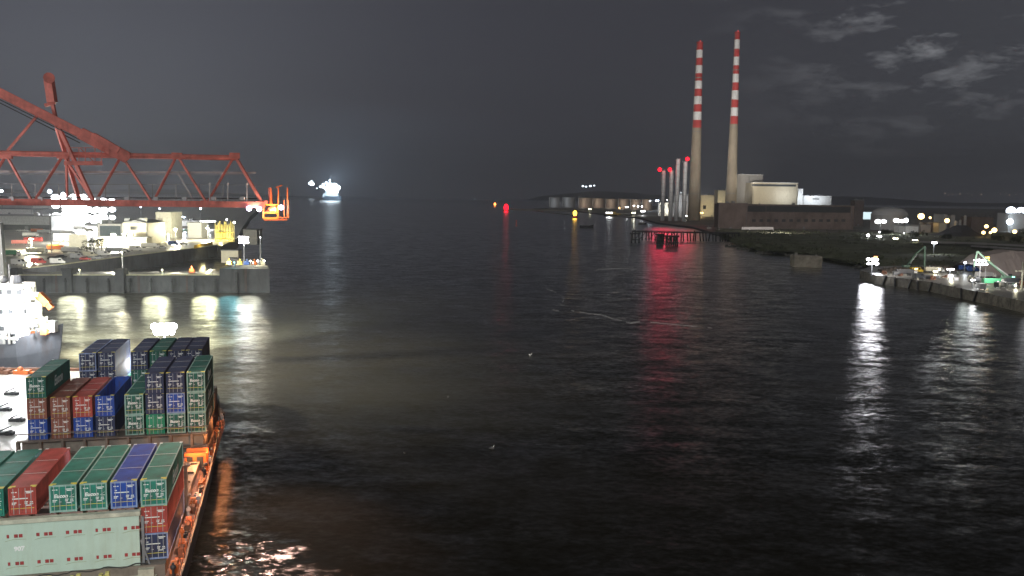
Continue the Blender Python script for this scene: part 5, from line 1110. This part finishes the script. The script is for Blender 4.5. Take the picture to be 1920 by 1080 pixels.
mast(1808, 492, 510, qz, E_b, 8e3, Wc, 1, 1.6, 'small bluish lamp above the blue lorries', gr)
mast(1781, 505, 514, qz, E_w, 2.5e4, Wc, 4, 1.1, 'low row of white lamps at the quay back', gr)
mast(1753, 509, 514, qz, E_wy, 8e3, Yc, 2, 1.3, 'warm lamp on the pale lorry', gr)
mast(1760, 505, 514, qz, E_w, 0, Wc, 1, .9, 'tiny white lamp right of the warm lamp', gr)
mast(1782, 516, 522, qz, E_wy, 1.6e4, Yc, 1, .9, 'yellowish lamp reflected in the wet quay', gr)
mast(1717, 504, 514, qz, E_y, 6e3, Yc, 2, .9, 'orange lamp on the yellow machine', gr)
mast(1823, 525, 541, qz, E_w, 8e3, Wc, 2, 1.1, 'low white work lamp near the quay edge', gr)
mast(1893, 519, 530, qz, E_g, 6e3, (.4, 1, .75), 5, .9, 'green glowing lamp panel on the machine housing', gr)
mast(1870, 528, 537, qz, E_w, 6e3, Wc, 1, .7, 'small white lamp left of the trestle', gr)
mast(1902, 535, 541, qz, E_w, 6e3, Yc, 1, .7, 'small white lamp right of the trestle', gr)
mast(1650, 415, 440, 3, E_w, 5e5, Wc, 2, 7, 'left bright floodlight beside the lit white panel', gr, r=2, tier=1)
mast(1684, 414, 440, 3, E_w, 5e5, Wc, 2, 7, 'middle bright floodlight before the round hall', gr, r=2)
mast(1697, 413, 440, 3, E_w, 2e5, Wc, 1, 7, 'right bright floodlight before the round hall', gr, r=2)
mast(1627, 441, 449, 3, E_w, 6e4, Wc, 1, 4, 'white lamp low in the dark left of the road', gr)
mast(1648, 443, 449, 3, E_w, 4e4, Wc, 2, 3, 'white lamp pair low in the dark left of the road', gr)
mast(1648, 435, 446, 3, E_w, 0, Wc, 1, 2, 'tiny white lamp above the low white pair', gr)
mast(1694, 437, 446, 3, E_w, 0, Wc, 1, 1.6, 'tiny white lamp in the dark below the round hall', gr)
go = 'orange street lamps on the right bank'
for i, (x, y, yb, pw, lb, s_) in enumerate(((1725, 405, 436, 3e5, 'orange street lamp right of the round hall', 8), (1774, 414, 436, 1.2e5, 'orange lamp near the stacks of the works', 6), (1848, 424, 442, 2e5, 'upper left orange lamp behind the stockpile', 6), (1863, 431, 446, 2e5, 'middle orange lamp behind the stockpile', 6), (1901, 434, 450, 2e5, 'orange lamp nearest the right edge', 6), (1843, 436, 446, 5e4, 'small orange lamp low behind the stockpile', 4), (1856, 436, 448, 5e4, 'second small orange lamp low behind the stockpile', 4), (1742, 408, 436, 2e4, 'pale orange lamp beside the orange street lamp', 3),
    (1679, 447, 452, 1e4, 'yellow road lamp, first of two in the dark', 3), (1715, 451, 456, 1.5e4, 'yellow road lamp, second of two in the dark', 3))):
    mast(x, y, yb, 3, E_y if i < 8 else E_wy, pw, Sc if i < 8 else Yc, 1 if i < 8 else 2, s_, lb, go, name='street_lamp', r=1.5)
mast(1893, 396, 432, 3, E_b, 4e5, Bc, 1, 14, 'left one of two large cold floodlights at the right edge', gr, r=3)
mast(1912, 396, 432, 3, E_b, 4e5, Bc, 1, 14, 'right one of two large cold floodlights at the right edge', gr, r=3)
mast(1892, 415, 434, 3, E_b, 0, Bc, 1, 9, 'small cold lamp below the two large ones at the right edge', gr)
# round hall, lit panel, works, roads
a = G(1680, 432, 3); root = thing('round_hall', 'wide low domed hall behind the bright floodlights', 'building', tuple(a), world=True); r_ = 33*a.y/F
b = MB(); b.tube((a.x, a.y+r_, 3), (a.x, a.y+r_, P(1680, 404, a.y).z), r_, r_, 40, cap=False); WB(b, 'wall', M_galv, root)
b = MB(); zt = P(1680, 404, a.y).z; pr_ = [(r_*1.02, zt), (r_*.93, zt+5), (r_*.7, zt+9), (r_*.4, zt+11), (.3, zt+12)]
for (ra, za), (rb, zb) in zip(pr_, pr_[1:]): b.tube((a.x, a.y+r_, za), (a.x, a.y+r_, zb), ra, rb, 40, cap=False)
WB(b, 'roof', M_galv, root)
a = G(1634, 428, 3); root = thing('lit_hoarding', 'glowing pale blue panel at the end of the brick building', 'panel', tuple(a), world=True); b = MB(); q0, q1 = P(1619, 411, a.y), P(1650, 398, a.y); b.box(q0.x, q1.x, a.y, a.y+2, q0.z, q1.z); WB(b, 'screen', emi('panel_glow', (.75, .95, 1), 1.1), root)
b = MB(); b.bar((q0.x+3, a.y+1, 3), (q0.x+3, a.y+1, q0.z), 1); b.bar((q1.x-3, a.y+1, 3), (q1.x-3, a.y+1, q0.z), 1); WB(b, 'post', M_steel, root)
for i, (x0, x1, yt, yb, mt_, lb) in enumerate(((1768, 1775, 402, 434, M_galv, 'narrow pale silo block in the far works'), (1781, 1789, 403, 434, M_galv, 'second pale silo block in the far works'), (1746, 1760, 418, 436, M_brick, 'low brown shed below the orange lamps'), (1760, 1772, 418, 437, M_cream, 'small ochre house by the orange lamp'), (1725, 1745, 422, 436, M_galv, 'grey shed right of the round hall'), (1820, 1862, 407, 436, M_brick, 'broad dim hall behind the stockpile'), (1889, 1950, 400, 434, M_white, 'pale blue lit hall at the right frame edge'), (1695, 1722, 424, 438, M_white, 'low white shed below the floodlights'))):
    building('works_building', lb, x0, x1, yt, yb, 30, mt_, z=3)
for i, (x, yt) in enumerate(((1791, 414), (1799, 413), (1808, 404))):
    p = G(x, 436, 3); b = MB(); b.tube(p, (p.x, p.y, P(x, yt, p.y).z), 2.0, 1.7, 12); b.tube(p, (p.x, p.y, 8), 3, 3, 12); solo(b, 'works_stack', M_galv, ['left of three thin stacks near the stockpile', 'middle of three thin stacks near the stockpile', 'right and tallest of three thin stacks near the stockpile'][i], 'chimney', tuple(p), group='thin stacks of the far works')
for nm, pts, w2 in (('road', ((1706, 452), (1745, 454), (1790, 455), (1850, 457), (1960, 463)), 5), ('road', ((1820, 461), (1870, 464), (1960, 470)), 5)):
    b = MB()
    for (xa, ya), (xb_, yb2) in zip(pts, pts[1:]):
        b.poly([G(xa, ya+1.6, 6.2), G(xb_, yb2+2.2, 6.2), G(xb_, yb2-2.0, 6.2), G(xa, ya-1.4, 6.2)])
    o = b.build(nm, mat('pale_road', (.30, .29, .27), .5, var=.3, vs=.1)); o['kind'] = 'structure'
gw = 'cars in the far works yard'
for i, x in enumerate((1735, 1746, 1753, 1760, 1775)):
    vehicle('van', 'white', x, 431.5, 3.4, 0, ORD[i]+' white van from the left in the row below the orange lamps', gw)
# trees along the right bank
tg = 'dark trees on the right bank'
for i, (x, yb, hp, wd) in enumerate(((1660, 440, 9, 24), (1720, 444, 9, 26), (1775, 449, 8, 26), (1870, 452, 9, 28), (1905, 456, 12, 28), (1930, 444, 14, 30))):
    p = G(x, yb, 4); s_ = p.y/F; tree(x, yb, 4, hp*s_, wd*s_*.8, ORD[i]+' dark rounded tree from the left in the belt along the right bank', tg, 60+i)

# lights of the power station
gp_ = 'lamps at the power station foot'
for i, (x, y, yb, E, pw, cl, s_, n_, lb) in enumerate(((1218, 377, 396, E_b, 3e5, Bc, 5, 1, 'blue white lamp left of the slender stacks'), (1232, 376, 394, E_b, 3e5, Bc, 7, 2, 'larger blue white lamp left of the slender stacks'), (1106, 392, 397, E_wy, 6e4, Yc, 5, 2, 'warm star lamp below the tan tanks'),
    (1175, 388, 400, E_w, 6e4, Wc, 5, 2, 'white lamp over the lit vessel'), (1188, 386, 402, E_w, 6e4, Wc, 5, 1, 'white lamp in the cluster right of the lit vessel'), (1196, 387, 402, E_w, 0, Wc, 5, 1, 'second white lamp in the cluster right of the lit vessel'), (1203, 387, 402, E_w, 6e4, Wc, 5, 1, 'third white lamp in the cluster right of the lit vessel'), (1205, 396, 404, E_w, 2e5, Wc, 6, 2, 'brightest lamp in the cluster right of the lit vessel'), (1188, 399, 405, E_wy, 5e4, Yc, 5, 2, 'lowest warm lamp in the cluster by the lit vessel'),
    (1142, 399, 404, E_w, 6e4, Wc, 4, 4, 'row of white lamps on the lit vessel quay'), (1161, 390, 400, E_y, 2e4, Sc, 4, 1, 'orange lamp behind the lit vessel'), (1276, 361, 386, E_w, 1e5, Wc, 4, 2, 'white lamp on the filter house roof'), (1265, 361, 386, E_w, 0, Wc, 3, 1, 'small white lamp on the filter house roof left'), (1285, 362, 386, E_w, 0, Wc, 3, 1, 'small white lamp on the filter house roof right'),
    (1315, 399, 408, E_y, 1.6e5, Sc, 4, 2, 'starlike orange lamp right of the left chimney foot'), (1288, 405, 412, E_w, 6e4, Yc, 3.4, 2, 'white lamp low at the left chimney foot'), (1320, 384, 396, E_y, 8e4, Yc, 4, 1, 'yellow lamp on the pump house'), (1264, 394, 405, E_y, 1.2e5, Sc, 3, 1, 'yellow lamp in the narrow lit bay'), (1284, 393, 405, E_y, 2e5, Sc, 3, 3, 'yellow lamps in the wide lit bay'), (1246, 386, 400, E_wy, 1.5e5, Yc, 3, 3, 'pale lamps on the gantry base'), (1254, 396, 405, E_wy, 8e4, Yc, 3, 4, 'pale strip of lamps below the gantry base'),
    (1250, 375, 394, E_w, 1.2e5, Wc, 3, 1, 'white lamp between the slender stacks'), (1480, 361, 400, E_b, 1.5e5, Bc, 3, 1, 'small cold lamp on the cream hall front'), (1365, 404, 425, E_wy, 2.0e4, Yc, 2, 1, 'pale lamp before the brick building'))):
    mast(x, y, yb, 3, E, pw, cl, n_, s_, lb, gp_, r=1.5, front=6)
def wash(x, yb, z, y, dist, pw, cl, rise=18, name='wash_fill_light', spot=125):      # an unseen spot added before a wall
    Y = G(x, yb, z).y-dist; q_ = P(x, y, Y); q_.z = max(q_.z, z+4); lamp(q_, pw*1.7, cl, 2, 'SPOT', name, q_+Vector((0, 100, rise)), spot, blend=1)
for a_ in ((1425, 418, 3, 372, 55, 2.6e4, (1, .84, .58)), (1455, 418, 3, 372, 60, 2.2e4, (1, .93, .8)), (1484, 418, 3, 368, 50, 2.6e4, (.92, .96, 1)), (1512, 418, 3, 372, 40, 3.4e4, (.85, .92, 1)), (1540, 418, 3, 372, 40, 3.4e4, (.85, .92, 1)), (1400, 416, 3, 345, 70, 2.5e4, (1, .92, .8)),
    (1276, 407, 3, 385, 40, 3.4e4, (.95, .98, 1)), (1330, 406, 3, 395, 40, 2.5e4, (1, .82, .5)), (1352, 412, 3, 385, 30, 1.4e4, (1, .86, .6)), (1248, 405, 3, 392, 40, 6e4, (1, .95, .8)), (1890, 530, 4.6, 500, 30, 5e4, (1, .92, .88)), (1860, 528, 4.6, 500, 25, 1.6e4, (1, .92, .88)), (1248, 395, 3, 350, 60, 1.6e5, (1, .97, .95), 60), (1280, 395, 3, 350, 60, 1.6e5, (1, .97, .95), 60)): wash(*a_)

for q0_, q1_ in ((P(1325, 380, 1290), P(1310, 190, 1650)), (P(1400, 378, 1250), P(1378, 170, 1590))): lamp(q0_, 2.3e6, (1, .94, .86), 3, 'SPOT', 'chimney_fill_light', q1_, 70, blend=1)  # unseen spots added to brighten both striped chimneys

q_ = P(1470, 415, 1050); lamp(q_, 1.2e5, (1, .85, .8), 2, 'SPOT', 'brick_fill_light', q_+Vector((0, 100, 5)), 150)  # unseen spot added before the shore to brighten the brick building

# ------------------------------------------------------------------ foam lines and birds on the water
M_foam = mat('foam', (.75, .75, .72), .8, var=.4, vs=.4)
def foam(pts, w2, label, seed):
    rr = random.Random(seed); b = MB(); prev = None
    P3 = [G(x, y, .035) for x, y in pts]
    for a_, c2 in zip(P3, P3[1:]):
        m_ = max(3, int((c2-a_).length/1.6))
        for i in range(m_):
            if rr.random() < .12: prev = None; continue
            p = a_.lerp(c2, i/m_); q = a_.lerp(c2, (i+1)/m_); ww = w2*(1.2+3.2*rr.random())*max(.5, q.y/330); j = Vector((0, rr.uniform(-.3, .3)*w2, 0))
            if prev: b.poly([prev[0], prev[1], q+j+Vector((0, ww, 0)), q+j-Vector((0, ww, 0))])
            prev = (q+j-Vector((0, ww, 0)), q+j+Vector((0, ww, 0)))
    o = b.build('foam_line', M_foam); tag(o, label, 'foam', kind='stuff')
foam([(1030, 580), (1048, 583), (1066, 581), (1092, 586), (1130, 591), (1150, 598), (1165, 601), (1182, 606), (1200, 603), (1230, 605), (1270, 609), (1310, 613), (1335, 615)], .45, 'longest white foam line crossing the open harbour water', 1)
foam([(1114, 510), (1122, 505), (1150, 504), (1178, 503), (1210, 508), (1260, 511), (1305, 514)], .6, 'foam line in the lower part of the red reflection', 2)
foam([(1128, 490), (1150, 496), (1175, 500), (1210, 503), (1260, 506), (1300, 509)], .5, 'upper foam line meeting the red reflection', 3)
foam([(1012, 526), (1020, 534), (1026, 543), (1036, 545), (1050, 553), (1058, 562), (1050, 572), (1064, 572)], .5, 'broken foam patches left of the long foam line', 4)
for i, pts in enumerate((((984, 470), (1006, 472)), ((1030, 476), (1048, 478)), ((1068, 482), (1100, 485)), ((875, 465), (893, 466)))): foam(pts, .5, ['short foam streak below the red beacon', 'second short foam streak below the beacons', 'third short foam streak under the dark workboat', 'faintest short foam streak at the far left'][i], 10+i)
for i, (x, y) in enumerate(((995, 666), (923, 842), (840, 745), (1290, 650), (758, 850))):
    q = G(x, y, 0); root = thing('seagull', ['white gull floating on the dark middle water', 'white gull floating nearest the camera', 'tiny gull floating left of the middle', 'small gull floating in the edge of the red reflection', 'tiny gull floating low on the left water'][i], 'gull', tuple(q), R(40*i), group='gulls floating on the harbour water'); s_ = [1, 1.15, .5, .6, .4][i]*1.25
    b = MB(); b.ball((0, 0, .12*s_), .26*s_, n=10, sz=.55); b.tube((-.2*s_, 0, .13*s_), (-.52*s_, 0, .2*s_), .12*s_, .03*s_, 8); b.tube((.16*s_, 0, .16*s_), (.24*s_, 0, .34*s_), .08*s_, .06*s_, 8); b.ball((.27*s_, 0, .38*s_), .085*s_, n=8); b.tube((.33*s_, 0, .37*s_), (.43*s_, 0, .35*s_), .025*s_, .008*s_, 5, mi=1); b.build('body', [M_white, M_yel], root)
    b = MB(); b.poly([(.1*s_, .2*s_, .22*s_), (-.1*s_, .26*s_, .2*s_), (-.55*s_, .08*s_, .2*s_), (-.3*s_, .05*s_, .28*s_)]); b.poly([(.1*s_, -.2*s_, .22*s_), (-.3*s_, -.05*s_, .28*s_), (-.55*s_, -.08*s_, .2*s_), (-.1*s_, -.26*s_, .2*s_)]); b.build('wing', M_galv, root)

# ------------------------------------------------------------------ damp night air
HAZE = .0001
if HAZE:
    b = MB(); b.box(-6500, 6500, -150, 13800, -1.0, 700); m = bpy.data.materials.new('haze'); m.use_nodes = True; t = m.node_tree
    t.nodes.remove(t.nodes['Principled BSDF']); v = t.nodes.new('ShaderNodeVolumePrincipled'); v.inputs['Density'].default_value = HAZE; v.inputs['Color'].default_value = (.85, .9, 1, 1); v.inputs['Anisotropy'].default_value = .3
    t.links.new(v.outputs[0], t.nodes['Material Output'].inputs['Volume'])
    o = b.build('haze', m); tag(o, 'damp night haze over the harbour', 'haze', kind='stuff')
